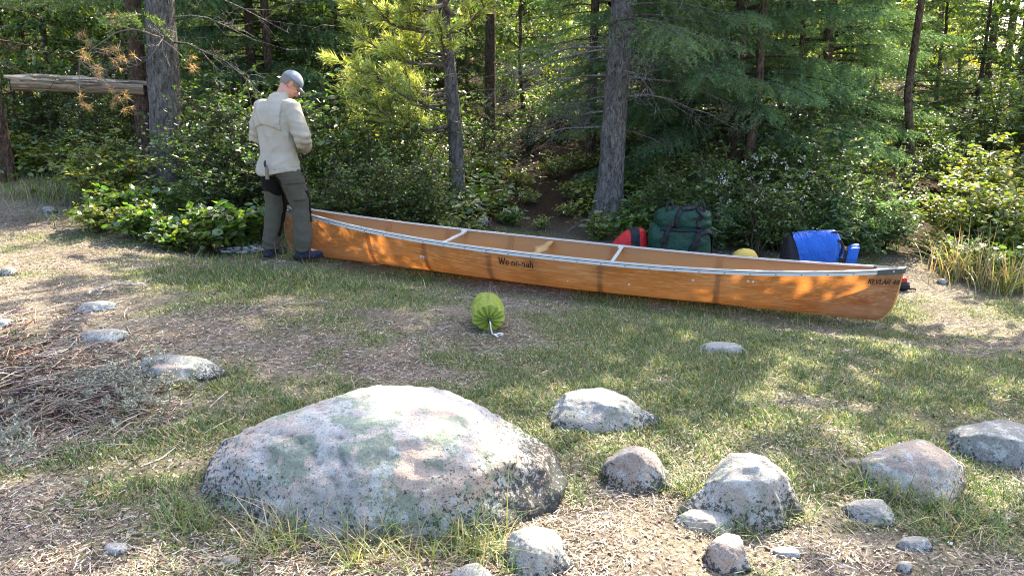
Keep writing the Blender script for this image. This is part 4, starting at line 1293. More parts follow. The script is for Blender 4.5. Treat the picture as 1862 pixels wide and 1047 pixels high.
# brown dead sprays hanging left of the thick trunk
def dead_sprays():
    root = empty('dead_bough'); rng = np.random.default_rng(31)
    W, C = Geo(), Geo()
    base = np.array(PY(292, 70, 9.75)); end = np.array(PY(150, 110, 9.1))
    tm = np.linspace(0, 1, 12)[:, None]; main = base + (end - base) * tm + np.array([0, 0, .16]) * np.sin(tm * PI) + np.cumsum(rng.normal(0, .012, (12, 3)), 0)
    W.tube(main, np.linspace(.016, .004, 12), 5)
    tips = [(150, 60), (155, 100), (200, 100), (225, 110), (145, 180), (208, 168), (228, 195), (345, 118), (175, 130), (210, 40)]
    for u, v in tips:
        e = np.array(PY(u, v, 9.0 + rng.uniform(-.3, .5)))
        b0 = main[min(11, int(np.argmin(np.linalg.norm(main - e, axis=1))))] if u < 300 else base
        mid = (b0 + e) / 2 + [0, 0, .03]
        W.tube(np.array([b0, mid, e]), [.005, .004, .002], 4, cap=False)
        for q in range(4):
            p = e + rng.normal(0, .05, 3); n = 30
            d = rnd_unit(n, rng) + [0, 0, -.35]
            C.inst([(-.5, 0, 0), (.5, 0, 0), (0, 1, 0)], [(0, 1, 2)], np.tile(p, (n, 1)), frames(d, rnd_unit(n, rng)), np.stack([np.full(n, .007), rng.uniform(.05, .11, n), np.full(n, .1)], -1), pal(n, [(.42, .30, .18), (.30, .20, .12), (.52, .42, .30)], [.5, .3, .2], .2, rng))
    W.build('branch', M['twig'], root); C.build('dead_needles', M['needle'], root, sm=False)
    tag(root, 'dead bough with rusty-brown needle sprays hanging left of the thick grey trunk', 'branch')
dead_sprays()

# ================================================================== CANOE
def hull_mat():
    m, nt, out = newmat('amber_aramid_laminate')
    n1 = noise_tex(nt, 3.5, 5, .65, sx=(.35, 1, 1.6))
    n2 = noise_tex(nt, 26, 5, .75, sx=(.25, 1, 1.5))
    n3 = noise_tex(nt, 160, 2, .5)
    c = ramp(nt, n1, [(.36, (.13, .085, .035)), (.5, (.26, .17, .075)), (.63, (.42, .30, .16))])
    c = mixc(nt, .75, c, ramp(nt, n2, [(.3, (.55, .52, .50)), (.5, (.95, .95, .95)), (.68, (1.4, 1.45, 1.6))]), 'MULTIPLY')
    scr = ramp(nt, noise_tex(nt, 60, 2, .5, sx=(.06, 1, 1.2)), [(.58, 0.0), (.61, 1.0)])
    f = N(nt, 'Math', operation='MULTIPLY'); f.inputs[1].default_value = .6; nt.links.new(scr, f.inputs[0])
    c = mixc(nt, f.outputs[0], c, (.62, .45, .26))
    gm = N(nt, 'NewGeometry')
    inner = mixc(nt, n2, (.42, .19, .045), (.62, .31, .085))  # warm glow of sun through the hull put into the inside colour
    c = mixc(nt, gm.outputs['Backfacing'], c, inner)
    p = principled(nt, None, c, .33, 0, bump(nt, n3, .12, .002), .5)
    r = ramp(nt, n2, [(.3, .22), (.7, .5)]); nt.links.new(r, p.inputs['Roughness'])
    p.inputs['Coat Weight'].default_value = .35; p.inputs['Coat Roughness'].default_value = .12
    t = N(nt, 'BsdfTranslucent'); t.inputs['Color'].default_value = (1.0, .36, .07, 1)
    mx = N(nt, 'MixShader'); mx.inputs[0].default_value = .27
    nt.links.new(p.outputs[0], mx.inputs[1]); nt.links.new(t.outputs[0], mx.inputs[2])
    nt.links.new(mx.outputs[0], out.inputs[0])
    return m
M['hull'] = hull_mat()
def rib_mat():
    m, nt, out = newmat('thin_rib_laminate')
    p = principled(nt, None, mixc(nt, noise_tex(nt, 14, 4), (.42, .24, .10), (.56, .34, .15)), .5)
    t = N(nt, 'BsdfTranslucent'); t.inputs['Color'].default_value = (1, .8, .5, 1)
    mx = N(nt, 'MixShader'); mx.inputs[0].default_value = .62
    nt.links.new(p.outputs[0], mx.inputs[1]); nt.links.new(t.outputs[0], mx.inputs[2]); nt.links.new(mx.outputs[0], out.inputs[0])
    return m
M['rib'] = rib_mat()
M['alu'] = simple_mat('white_aluminium', (.72, .73, .74), .38, .15, var=.12)
M['black'] = simple_mat('black_vinyl', (.012, .012, .014), .5, var=.3)
M['deck'] = simple_mat('grey_plastic_cap', (.075, .09, .095), .45, var=.25)
M['ink'] = simple_mat('black_lettering', (.03, .02, .014), .5, var=.2)
M['steel'] = simple_mat('bright_rivet', (.85, .85, .85), .3, .2, var=.05)
M['wood'] = simple_mat('varnished_ash', (.55, .34, .15), .4, var=.25, sx=(1, 8, 8), scale=12)

cA, cB = Vector(CAN_A), Vector(CAN_B)
cdir = cB - cA
CL = cdir.length + .06
canoe = empty('canoe')
xa = cdir.normalized(); ya = Vector((0, 0, 1)).cross(xa).normalized(); za = xa.cross(ya)
canoe.matrix_world = Matrix.Translation((cA + cB) / 2) @ Matrix((xa, ya, za)).transposed().to_4x4()
tag(canoe, 'long amber laminate canoe with white gunwales resting on the grass', 'canoe')
CM = np.array(canoe.matrix_world)

def sheer(s): return .365 + .135 * np.abs(s) ** 2.6
def keel(s): return .012 + .006 * np.abs(s) ** 4
def hull_pt(s, t, side=-1, off=0.0):
    s = np.asarray(s, float); t = np.asarray(t, float)
    a = np.abs(s)
    w = .435 * np.clip(1 - a ** 2.15, 0, 1) ** .86
    e = .30 + .62 * a ** 1.7
    g_ = np.clip(t, 0, 1) ** e
    g_ = g_ * (1 + .05 * np.sin(PI * np.clip(t, 0, 1)) * (1 - a ** 2))
    x = s * CL / 2 - np.sign(s) * a ** 14 * (.085 * (1 - t) ** 6 + .035 * (1 - t) ** 1.0)
    z = keel(s) + (sheer(s) - keel(s)) * t
    z = z + .02 * np.clip(1 - t, 0, 1) ** 6 * a ** 30
    y = side * (w * g_ + off)
    return np.stack([x, y, z], -1)

sg = np.sin(np.linspace(-1, 1, 141) * PI / 2)
tg = np.linspace(0, 1, 26) ** 2.0
G = Geo()
S_, T_ = np.meshgrid(sg, tg, indexing='ij')
for side in (-1, 1):
    P = hull_pt(S_, T_, side)
    # oil-canning: the skin bulges gently between the ribs
    P[..., 1] += side * .004 * np.sin(S_ * CL / 2 / .42 * 2 * PI) * np.sin(PI * T_) * (1 - np.abs(S_) ** 2)
    k = (np.arange(len(sg) - 1)[:, None] * len(tg) + np.arange(len(tg) - 1)[None]).ravel()
    F = np.stack([k, k + len(tg), k + len(tg) + 1, k + 1], -1)
    if side == 1: F = F[:, ::-1]
    G.add(P.reshape(-1, 3), F)
me = G.mesh('hull')
bm = bmesh.new(); bm.from_mesh(me); bmesh.ops.remove_doubles(bm, verts=bm.verts, dist=.0008); bm.to_mesh(me); bm.free()
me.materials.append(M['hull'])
ho = bpy.data.objects.new('hull', me); COL.objects.link(ho); ho.parent = canoe

# ribs (foam strips inside) block the light and read as darker bands
for x in (-1.9, -1.28, -.62, .42, 1.45):
    G = Geo(); wd = .022
    tt = np.linspace(0, .94, 20)
    rows = []
    for dx in (-wd, wd):
        s_ = (x + dx) / (CL / 2)
        for off in (-.004, -.011):
            a = hull_pt(np.full(20, s_), tt, -1, off); b = hull_pt(np.full(20, s_), tt, 1, off)
            a[:, 1] = np.minimum(a[:, 1], 0); b[:, 1] = np.maximum(b[:, 1], 0)
            pth = np.vstack([a[::-1], b[1:]]); pth[:, 2] += .004 + (-off)
            rows.append(pth)
    G.loft([rows[0], rows[1], rows[3], rows[2]], cap=False)
    n_ = len(rows[0])
    # loft closes rows into rings, so lay the strips by hand instead
    G = Geo()
    A = np.array(rows)
    for p, q in ((0, 1), (1, 3), (3, 2), (2, 0)):
        V = np.vstack([A[p], A[q]]); k = np.arange(n_ - 1)
        G.add(V, np.stack([k, k + 1, k + 1 + n_, k + n_], -1))
    G.build('rib', M['rib'], canoe)

def rail(side, name, zoff, hgt, out_, wid, mat, parent, s0=-.965, s1=.965):
    G = Geo()
    s_ = np.linspace(s0, s1, 90)
    P = hull_pt(s_, np.ones(90), side)
    prof = [(out_, zoff), (out_, zoff + hgt), (out_ - wid, zoff + hgt), (out_ - wid, zoff)]
    rows = []
    for (o_, zz_) in prof:
        Q = P.copy(); Q[:, 1] = side * np.maximum(np.abs(P[:, 1]) + o_, .004); Q[:, 2] += zz_; rows.append(Q)
    A = np.array(rows)
    for p, q in ((0, 1), (1, 2), (2, 3), (3, 0)):
        V = np.vstack([A[p], A[q]]); k = np.arange(89)
        F = np.stack([k, k + 1, k + 91, k + 90], -1)
        G.add(V, F)
    return G.build(name, mat, parent, sm=False)
for side in (-1, 1):
    gw = rail(side, 'gunwale', -.026, .022, .016, .013, M['alu'], canoe)
    rail(side, 'groove', -.004, .006, .011, .010, M['black'], gw)
    rail(side, 'gunwale_cap', .002, .014, .016, .030, M['alu'], gw)
    G = Geo()
    for s_ in np.linspace(-.93, .93, 27):
        p = hull_pt(s_, 1.0, side)
        G.box((p[0], p[1] + side * .0165, p[2] - .015), (.012, .003, .006))
    G.build('screw', M['black'], gw, sm=False)
# end caps
for e in (-1, 1):
    G = Geo()
    ss = np.linspace(.925, 1.0, 10) * e
    rows = []
    for s_ in ss:
        p = hull_pt(s_, 1.0, 1)
        w = max(p[1], 0) + .020 ; z = p[2]; x = p[0] + (.012 * e if abs(s_) > .99 else 0)
        rows.append(np.array([(x, -w, z - .032), (x, -w, z + .012), (x, -w * .5, z + .021), (x, 0, z + .023), (x, w * .5, z + .021), (x, w, z + .012), (x, w, z - .032), (x, 0, z - .034)]))
    G.loft(rows, True)
    d_ = G.build('deck_cap', M['deck'], canoe, sm=False)
    G = Geo(); p = hull_pt(.97 * e, 1.0, -1)
    G.tube([(p[0], p[1] - .019, p[2] - .008), (p[0], p[1] - .026, p[2] - .008)], [.008, .006], 8)
    G.build('bolt', M['steel'], d_)
# flattened rub strip of brighter laminate down the stem
for e in (-1, 1):
    G = Geo(); tt = np.linspace(0, .93, 24)
    P = hull_pt(np.full(24, e * 1.0), tt, 1); P[:, 0] += .003 * e; P[:, 1] = 0
    G.tube(P, .007, 6); G.build('stem_strip', M['rib'], canoe)

CG = hull_pt(*np.meshgrid(np.linspace(-.999, .999, 1200), np.linspace(.02, 1, 90), indexing='ij'), side=-1)
CGs, CGt = np.meshgrid(np.linspace(-.999, .999, 1200), np.linspace(.02, 1, 90), indexing='ij')
CGw = CG @ CM[:3, :3].T + CM[:3, 3]
CU_, CV_ = proj(CGw)
def hull_at(u, v):
    k = np.argmin(((CU_ - u) ** 2 + (CV_ - v) ** 2).ravel())
    return CGs.ravel()[k], CGt.ravel()[k]
# thwarts and yoke
def thwart(u0, v0, name, mat, r, sag=0):
    s_, _ = hull_at(u0, v0)
    p, q = hull_pt(s_, .985, -1), hull_pt(s_, .985, 1)
    t = np.linspace(0, 1, 15)[:, None]
    P = p + (q - p) * t; P[:, 2] -= .012
    G = Geo()
    if name == 'thwart':
        G.tube(P, r, 10)
        o = G.build(name, mat, canoe)
        for z_, k in ((p, 1), (q, -1)):
            Gb = Geo(); Gb.box((z_[0], z_[1] + k * .035, z_[2] + .004), (.05, .06, .014)); Gb.build('bracket', mat, o, sm=False)
        return
    rows = []
    for k, tt in enumerate(np.linspace(0, 1, 21)):
        x, y, z = p + (q - p) * tt
        w = .028 + .03 * math.exp(-((tt - .5) / .12) ** 2) ; dip = .06 * math.exp(-((tt - .5) / .10) ** 2)
        rows.append(np.array([(x - w - dip * .3, y, z - .025), (x + w, y, z - .025), (x + w - dip * .5, y, z - .004), (x - w - dip * .3, y, z - .004)]))
    G.loft(rows); G.build(name, mat, canoe)
thwart(800, 440, 'thwart', M['alu'], .016)
thwart(1110, 468, 'thwart', M['alu'], .016)
thwart(968, 458, 'yoke', M['wood'], .02)
# rivets
for u, v in ((653, 452), (657, 453), (766, 466), (770, 467), (1032, 510), (1144, 517), (1260, 509), (1360, 511), (1369, 512)):
    s_, t_ = hull_at(u, v)
    p = hull_pt(s_, t_, -1, .001); q = hull_pt(s_, t_, -1, .006)
    G = Geo(); G.tube([p, (p + q) / 2, q], [.011, .010, .005], 9); G.build('rivet', M['steel'], canoe)

# lettering built from strokes, laid on the skin
def arc(cx, cy, rx, ry, a0, a1, n=9):
    return [(cx + rx * math.cos(R(a0 + (a1 - a0) * k / (n - 1))), cy + ry * math.sin(R(a0 + (a1 - a0) * k / (n - 1)))) for k in range(n)]
SERIF = {   # polylines in a cell one unit high; width given per glyph
 'W': (1.15, [[(.08, 1), (.32, 0), (.56, .85)], [(.5, 1), (.78, 0), (1.02, 1)], [(-.02, 1), (.2, 1)], [(.9, 1), (1.12, 1)], [(.42, 1), (.6, 1)]]),
 'e': (.6, [[(.08, .36), (.5, .36)] + arc(.29, .33, .21, .31, 10, 320, 12)]),
 '-': (.32, [[(.06, .36), (.26, .36)]]),
 'n': (.68, [[(.12, .62), (.12, 0)], arc(.31, .38, .19, .24, 180, 0) + [(.5, 0)], [(.0, .62), (.14, .62)], [(.0, 0), (.24, 0)], [(.38, 0), (.62, 0)]]),
 'o': (.62, [arc(.3, .32, .22, .31, 0, 360, 15)]),
 'a': (.6, [arc(.28, .46, .18, .17, 160, 0) + [(.46, .08), (.56, 0)], arc(.27, .18, .19, .18, 0, 360, 13)]),
 'h': (.68, [[(.12, 1), (.12, 0)], arc(.31, .38, .19, .24, 180, 0) + [(.5, 0)], [(.0, 1), (.14, 1)], [(.0, 0), (.24, 0)], [(.38, 0), (.62, 0)]]),
 'K': (.72, [[(.1, 1), (.1, 0)], [(.6, 1), (.12, .45)], [(.28, .6), (.62, 0)]]),
 'E': (.66, [[(.56, 1), (.1, 1), (.1, 0), (.56, 0)], [(.1, .52), (.46, .52)]]),
 'V': (.74, [[(.04, 1), (.34, 0), (.66, 1)]]),
 'L': (.6, [[(.1, 1), (.1, 0), (.54, 0)]]),
 'A': (.74, [[(.04, 0), (.36, 1), (.68, 0)], [(.16, .34), (.56, .34)]]),
 'R': (.7, [[(.1, 0), (.1, 1), (.36, 1)] + arc(.36, .76, .22, .24, 90, -90) + [(.1, .52)], [(.34, .52), (.6, 0)]]),
 '4': (.66, [[(.44, 0), (.44, 1), (.06, .32), (.62, .32)]]),
 '9': (.66, [arc(.32, .68, .22, .3, 0, 360, 13), [(.54, .68), (.5, .25), (.22, 0)]]),
 ' ': (.4, []),
}
def lettering(text, u, v, width, height, stroke, slant, parent):
    s0, t0 = hull_at(u, v)
    tot = sum(SERIF[c][0] for c in text)
    kx = width / tot
    base = hull_pt(s0, t0, -1)
    x0 = base[0] - width / 2; z0 = base[2] - height / 2
    for c in text:
        adv, strokes = SERIF[c]
        if strokes:
            G = Geo(); d = 0
            for st in strokes:
                Q = np.array([(x0 + (a + slant * b) * kx, z0 + b * height) for a, b in st])
                for a, b in zip(Q[:-1], Q[1:]):
                    m = 3
                    L = np.linspace(0, 1, m)[:, None]
                    C_ = a + (b - a) * L
                    tn = (b - a) / (np.linalg.norm(b - a) + 1e-9); nn = np.array([-tn[1], tn[0]])
                    wdt = stroke * (.62 + .38 * abs(tn[1]))
                    e1, e2 = C_ + nn * wdt / 2, C_ - nn * wdt / 2
                    e1[0] -= tn * wdt * .3; e2[0] -= tn * wdt * .3; e1[-1] += tn * wdt * .3; e2[-1] += tn * wdt * .3
                    P2 = np.vstack([e1, e2])
                    ss = P2[:, 0] / (CL / 2)
                    ti = (P2[:, 1] - keel(ss)) / (sheer(ss) - keel(ss))
                    P3 = hull_pt(ss, ti, -1, .0022 + .0003 * d)
                    P3[:, 0] = P2[:, 0]
                    k = np.arange(m - 1)
                    G.add(P3, np.stack([k, k + 1, k + 1 + m, k + m], -1)); d = (d + 1) % 5
            G.build('letter', M['ink'], parent, sm=False)
        x0 += adv * kx
lettering('We-no-nah', 938, 478, .34, .062, .0105, .08, canoe)
lettering('KEVLAR 49', 1607, 513, .265, .038, .009, .12, canoe)

# ================================================================== BAGS
def bag_mat(name, col, rough=.55, trans=0.0, tcol=None, spec=.4):
    m, nt, out = newmat(name)
    n1 = noise_tex(nt, 7, 5, .6, dist=.5); n2 = noise_tex(nt, 240, 2)
    c = mixc(nt, n1, [k * .75 for k in col], [min(1, k * 1.2) for k in col])
    nb = bump(nt, n1, .9, .05)
    b2 = N(nt, 'Bump'); b2.inputs['Strength'].default_value = .15; b2.inputs['Distance'].default_value = .002
    nt.links.new(n2, b2.inputs['Height']); nt.links.new(nb, b2.inputs['Normal'])
    p = principled(nt, None if trans else out, c, rough, 0, b2.outputs[0], spec)
    if trans:
        t = N(nt, 'BsdfTranslucent'); t.inputs['Color'].default_value = (*(tcol or col), 1)
        mx = N(nt, 'MixShader'); mx.inputs[0].default_value = trans
        nt.links.new(p.outputs[0], mx.inputs[1]); nt.links.new(t.outputs[0], mx.inputs[2]); nt.links.new(mx.outputs[0], out.inputs[0])
    return m
M['green'] = bag_mat('dark_green_cordura', (.006, .055, .036))
M['blue'] = bag_mat('blue_coated_fabric', (.012, .13, .62), .42)
M['red'] = bag_mat('red_fabric', (.62, .02, .025), .5)
M['yellow'] = bag_mat('yellow_fabric', (.80, .58, .13), .6)
M['navy'] = bag_mat('black_webbing', (.014, .016, .024), .6)
M['lime'] = bag_mat('lime_nylon', (.38, .46, .09), .42, .3, (.58, .66, .08))
M['cord'] = simple_mat('white_cord', (.75, .74, .70), .7, var=.15, scale=200)

def sellip(size, power, seed, wr=.03, nu=44, nv=26, flatb=True):
    """soft box of the given size sitting on z = 0"""
    off = Vector((seed, seed * 2.3, seed * .7))
    def pt(a, b, out_=0.0):
        d = Vector((math.cos(b) * math.cos(a), math.cos(b) * math.sin(a), math.sin(b)))
        nrm = (abs(d.x) ** power + abs(d.y) ** power + abs(d.z) ** power) ** (1 / power)
        q = d / nrm
        r_ = 1 + wr * (mnoise.noise(q * 2.2 + off) * 1.4 + mnoise.noise(q * 5 + off) * .7)
        q = q * r_
        return np.array((q.x * (size[0] / 2 + out_), q.y * (size[1] / 2 + out_), (q.z + 1) * size[2] / 2 + (out_ if q.z > 0 else 0)))
    rings = [[pt(a, b) for a in np.linspace(0, 2 * PI, nu, endpoint=False)] for b in np.linspace(-PI / 2 + .02, PI / 2 - .02, nv)]
    return rings, pt
def surf_strap(pt, path, width, out_, mat, parent, name, n=30):
    """webbing lying on a soft box along a path of (a, b) angles"""
    pa = np.array(path, float)
    t = np.linspace(0, len(pa) - 1, n); i0 = np.minimum(t.astype(int), len(pa) - 2)
    ab = pa[i0] + (pa[i0 + 1] - pa[i0]) * (t - i0)[:, None]
    P = np.array([pt(a, b, out_) for a, b in ab]); P0 = np.array([pt(a, b, 0) for a, b in ab])
    T = np.gradient(P, axis=0); T /= np.linalg.norm(T, axis=1)[:, None] + 1e-9
    Nn = P - P0; Nn /= np.linalg.norm(Nn, axis=1)[:, None] + 1e-9
    Sd = np.cross(T, Nn); Sd /= np.linalg.norm(Sd, axis=1)[:, None] + 1e-9
    G = Geo()
    rows = [np.array([p - s * width / 2, p + s * width / 2, p + s * width / 2 - n_ * (out_ + .004), p - s * width / 2 - n_ * (out_ + .004)]) for p, s, n_ in zip(P, Sd, Nn)]
    G.loft(rows)
    return G.build(name, mat, parent)

# green pack, standing, back with shoulder straps towards the viewer
gy = 7.95
gpos = GY(1232, gy)
green = empty('green_pack', gpos, R(-4)); green.scale = (.96, 1, 1.06); tag(green, 'dark green portage pack with black straps standing behind the canoe', 'pack')
r_, pt = sellip((.68, .40, .50), 3.6, 3.3, .05)
G = Geo(); G.loft(r_); G.build('pack_body', M['green'], green)
r2, pt2 = sellip((.60, .36, .24), 3.0, 5.1, .07)
G = Geo(); G.loft([[q + np.array([.03, .0, .40]) for q in ring] for ring in r2]); G.build('top_flap', M['green'], green)
pt2b = lambda a, b, o=0.0: pt2(a, b, o) + np.array([.03, 0, .40])
surf_strap(pt, [(-PI / 2 - .55, -.6), (-PI / 2 - .5, .2), (-PI / 2 - .42, .75), (-PI / 2 - .3, 1.2)], .05, .014, M['navy'], green, 'shoulder_strap')
surf_strap(pt, [(-PI / 2 + .25, -.5), (-PI / 2 + .35, .15), (-PI / 2 + .5, .5), (-PI / 2 + .75, .55), (-.25, .35), (-.15, -.3)], .06, .016, M['navy'], green, 'shoulder_strap')
surf_strap(pt, [(-PI / 2 - .7, .62), (-PI / 2, .66), (-PI / 2 + .7, .62)], .028, .010, M['navy'], green, 'compression_strap')
surf_strap(pt2b, [(-PI / 2 - .35, -.8), (-PI / 2 - .3, .2), (-PI / 2 - .2, .9), (PI / 2, 1.3)], .045, .012, M['navy'], green, 'flap_strap')
surf_strap(pt2b, [(-PI / 2 + .45, -.8), (-PI / 2 + .5, .2), (-PI / 2 + .6, .9), (PI / 2 - .5, 1.2)], .045, .012, M['navy'], green, 'flap_strap')
for x in (-.13, .20):
    G = Geo(); t = np.linspace(0, PI, 12)
    G.tube(np.stack([x + .035 * np.cos(t), np.full(12, -.10), .61 + .09 * np.sin(t)], -1), .016, 6); G.build('grab_loop', M['navy'], green)
for x, z in ((-.20, .34), (.16, .30), (-.12, .50)):
    G = Geo(); G.box((x, -.215, z), (.05, .018, .035)); G.build('buckle', M['black'], green, sm=False)

# red bag lying against it
rpos = GY(1136, 8.05)
redb = empty('red_bag', rpos, R(6)); redb.scale = (.95, 1, 1.12); tag(redb, 'red bag with a broad black strap lying left of the green pack', 'bag')
G = Geo(); off = Vector((2, 3, 4)); rows = []
for k, t in enumerate(np.linspace(0, 1, 26)):
    x = -.27 + .50 * t
    hh = .36 * (math.sin(min(1, t * 1.25 + .06) * PI / 2) ** .8) * (1 if t < .93 else (1 - ((t - .93) / .07) ** 2 * .4)); hw = .13 * (math.sin(min(1, t * 1.5 + .05) * PI / 2)) * (1 if t < .9 else .9)
    if k in (0,): hh, hw = .03, .02
    ring = []
    for a in np.linspace(0, 2 * PI, 28, endpoint=False):
        c_, s_ = math.cos(a), math.sin(a)
        rr_ = 1 + .06 * mnoise.noise(Vector((x * 6, c_ * 1.5, s_ * 1.5)) + off)
        ring.append((x, hw * abs(c_) ** .7 * (1 if c_ > 0 else -1) * rr_, hh / 2 + hh / 2 * abs(s_) ** .8 * (1 if s_ > 0 else -1) * rr_))
    rows.append(np.array(ring))
G.loft(rows); G.build('bag_body', M['red'], redb)
def loft_band(rows, i0, i1, grow, mat, parent, name):
    G = Geo(); out_ = []
    for r in rows[i0:i1 + 1]:
        c = r.mean(0); out_.append(c + (r - c) * (1 + grow))
    G.loft(out_); return G.build(name, mat, parent)
loft_band(rows, 15, 20, .035, M['navy'], redb, 'strap')
loft_band(rows, 24, 25, .02, M['navy'], redb, 'end_patch')

# yellow cushion just peeping over the rail
ypos = GY(1352, 7.75)
yel = empty('yellow_cushion', ypos); yel.scale = (1, 1, (PY(1352, 453, 7.75).z - ypos.z) / .275); tag(yel, 'yellow rounded cushion peeping over the canoe between green pack and blue pack', 'cushion')
r_, pty = sellip((.26, .22, .275), 2.8, 8.8, .03); G = Geo(); G.loft(r_); G.build('cushion_body', M['yellow'], yel)
surf_strap(pty, [(-PI / 2, -1.2), (-PI / 2, -.2), (-PI / 2, .15)], .03, .006, M['navy'], yel, 'strap')

# blue roll-top dry pack lying on its side
bpos = GY(1482, 7.75)
blue = empty('blue_dry_pack', bpos, R(-9)); blue.scale = (.97, 1, (PY(1482, 420, 7.7).z - bpos.z) / .405); tag(blue, 'blue roll-top dry pack with a black base lying behind the canoe', 'pack')
rows = []; off = Vector((7, 1, 3))
NB = 44
for k, t in enumerate(np.linspace(0, 1, NB)):
    x = -.375 + .74 * t
    e = math.sin(min(1, t / .10) * PI / 2) ** .6
    tail = smooth(.66, .84, t)
    hh = (.335 + .035 * math.sin(t * PI * .9)) * e * (1 - .30 * tail) ; hw = .17 * e * (1 - .5 * tail)
    flare = 1 + .16 * smooth(.86, 1.0, t)
    pinch = 1 - .18 * math.exp(-((t - .84) / .04) ** 2)
    ring = []
    for a in np.linspace(0, 2 * PI, 40, endpoint=False):
        c_, s_ = math.cos(a), math.sin(a)
        rr_ = 1 + .05 * mnoise.noise(Vector((x * 7, c_ * 1.3, s_ * 1.3)) + off) + .035 * mnoise.noise(Vector((x * 16, c_ * 4, s_ * 4)) + off) + .05 * float(tail) * math.sin(a * 9)
        ring.append((x + .05 * s_ * (t - .3), hw * abs(c_) ** .8 * (1 if c_ > 0 else -1) * rr_ * pinch, .02 + hh / 2 + .03 * t + hh / 2 * abs(s_) ** .8 * (1 if s_ > 0 else -1) * rr_ * flare ** .5 * pinch))
    rows.append(np.array(ring))
G = Geo(); G.loft(rows); G.build('pack_body', M['blue'], blue)
# black base with a slanting seam
G = Geo(); out_ = []
for k in range(0, 20):
    r = rows[k]; c = r.mean(0); q = c + (r - c) * 1.012
    lim = -.375 + .07 + .15 * (1 - np.clip((q[:, 2]) / .36, 0, 1)) ** .8 + .015
    q = q.copy(); q[:, 0] = np.minimum(q[:, 0] - .004, lim)
    out_.append(q)
G.loft(out_); G.build('base_cover', M['navy'], blue)
loft_band(rows, 35, 37, .05, M['navy'], blue, 'roll_strap')
G = Geo(); t = np.linspace(0, PI, 14)
G.tube(np.stack([.16 + .075 * np.cos(t) * 1.1, np.full(14, -.07), .365 + .035 * np.sin(t)], -1), .013, 6); G.build('carry_handle', M['navy'], blue)
G = Geo(); t = np.linspace(0, 2 * PI, 16)
G.tube(np.stack([.17 + .04 * np.cos(t), -.125 + 0 * t, .29 + .055 * np.sin(t)], -1), .014, 6); G.build('shoulder_strap', M['navy'], blue)
G = Geo(); G.box((.20, -.15, .2), (.04, .02, .05)); G.build('buckle', M['navy'], blue, sm=False)

# small red and black thing behind the stern
sp_ = GY(1640, 7.7)
vest = empty('red_black_bundle', sp_); tag(vest, 'small red and black bundle just behind the right tip of the canoe', 'bundle')
r_, p_ = sellip((.13, .13, .10), 2.6, 4.4, .08); G = Geo(); G.loft(r_); G.build('dark_roll', M['navy'], vest)
r_, p_ = sellip((.085, .10, .07), 2.4, 6.4, .1); G = Geo(); G.loft([[q + np.array([-.01, 0, .075]) for q in ring] for ring in r_]); G.build('red_roll', M['red'], vest)
G = Geo(); G.tube([(.05, -.03, .02), (.09, -.05, .03), (.12, -.04, .012)], .010, 6); G.build('strap_end', M['navy'], vest)

# lime stuff sack lying on the grass, mouth towards the viewer
lp = GV(886, 604)
lime = empty('stuff_sack', lp + Vector((0, .17, 0)), R(4)); tag(lime, 'lime green drawstring stuff sack lying on the grass in front of the canoe', 'sack')
rows = []; off = Vector((1, 9, 4))
LR = .116
for k, t in enumerate(np.linspace(0, 1, 46)):
    back = math.sin(min(1, t / .10) * PI / 2) ** .4
    fr = smooth(.82, 1.0, t)
    rr_ = LR * back * (1 - .97 * fr ** 1.5) * (1 + .06 * math.sin(t * PI)) if k else .004
    yv = .24 - .47 * t + (.05 * max(0, t - .86) / .14 if t > .86 else 0)
    ring = []
    for a in np.linspace(0, 2 * PI, 84, endpoint=False):
        pl = smooth(.80, .96, t)
        n_ = mnoise.noise(Vector((math.cos(a) * 2, math.sin(a) * 2, t * 4)) + off)
        n2_ = mnoise.noise(Vector((math.cos(a) * 5, math.sin(a) * 5, t * 3)) + off)
        q = rr_ * (1 + .09 * n_ + .04 * n2_ + (.55 + .9 * abs(n2_)) * float(pl) * (.20 * math.sin(a * 13 + 2.2 * n_) + .08 * math.sin(a * 23 + 1)) * (1 if rr_ > .01 else 0))
        ring.append((math.cos(a) * q, yv + .022 * float(pl) * math.sin(a * 13 + 2.2 * n_ + 1), (.100 + .02 * (1 - t) + math.sin(a) * q * (.86 if math.sin(a) > 0 else .80))))
    rows.append(np.array(ring))
G = Geo(); G.loft(rows); G.build('sack_body', M['lime'], lime)
G = Geo()
P = [(.0, -.195, .098), (.008, -.225, .09), (.012, -.25, .05), (.022, -.262, .012), (.05, -.25, .008), (.085, -.235, .012), (.10, -.25, .010), (.085, -.275, .008), (.045, -.272, .009), (.03, -.27, .016), (.05, -.30, .008), (.06, -.315, .007)]
Q = np.array(P); tt = np.linspace(0, len(Q) - 1, 60); i0 = np.minimum(tt.astype(int), len(Q) - 2); f = (tt - i0)[:, None]; f = f * f * (3 - 2 * f)
G.tube(Q[i0] + (Q[i0 + 1] - Q[i0]) * f, .005, 6); G.build('drawcord', M['cord'], lime)
G = Geo(); G.tube([(.0, -.19, .104), (.002, -.21, .092)], [.016, .012], 8); G.build('cord_lock', M['black'], lime)

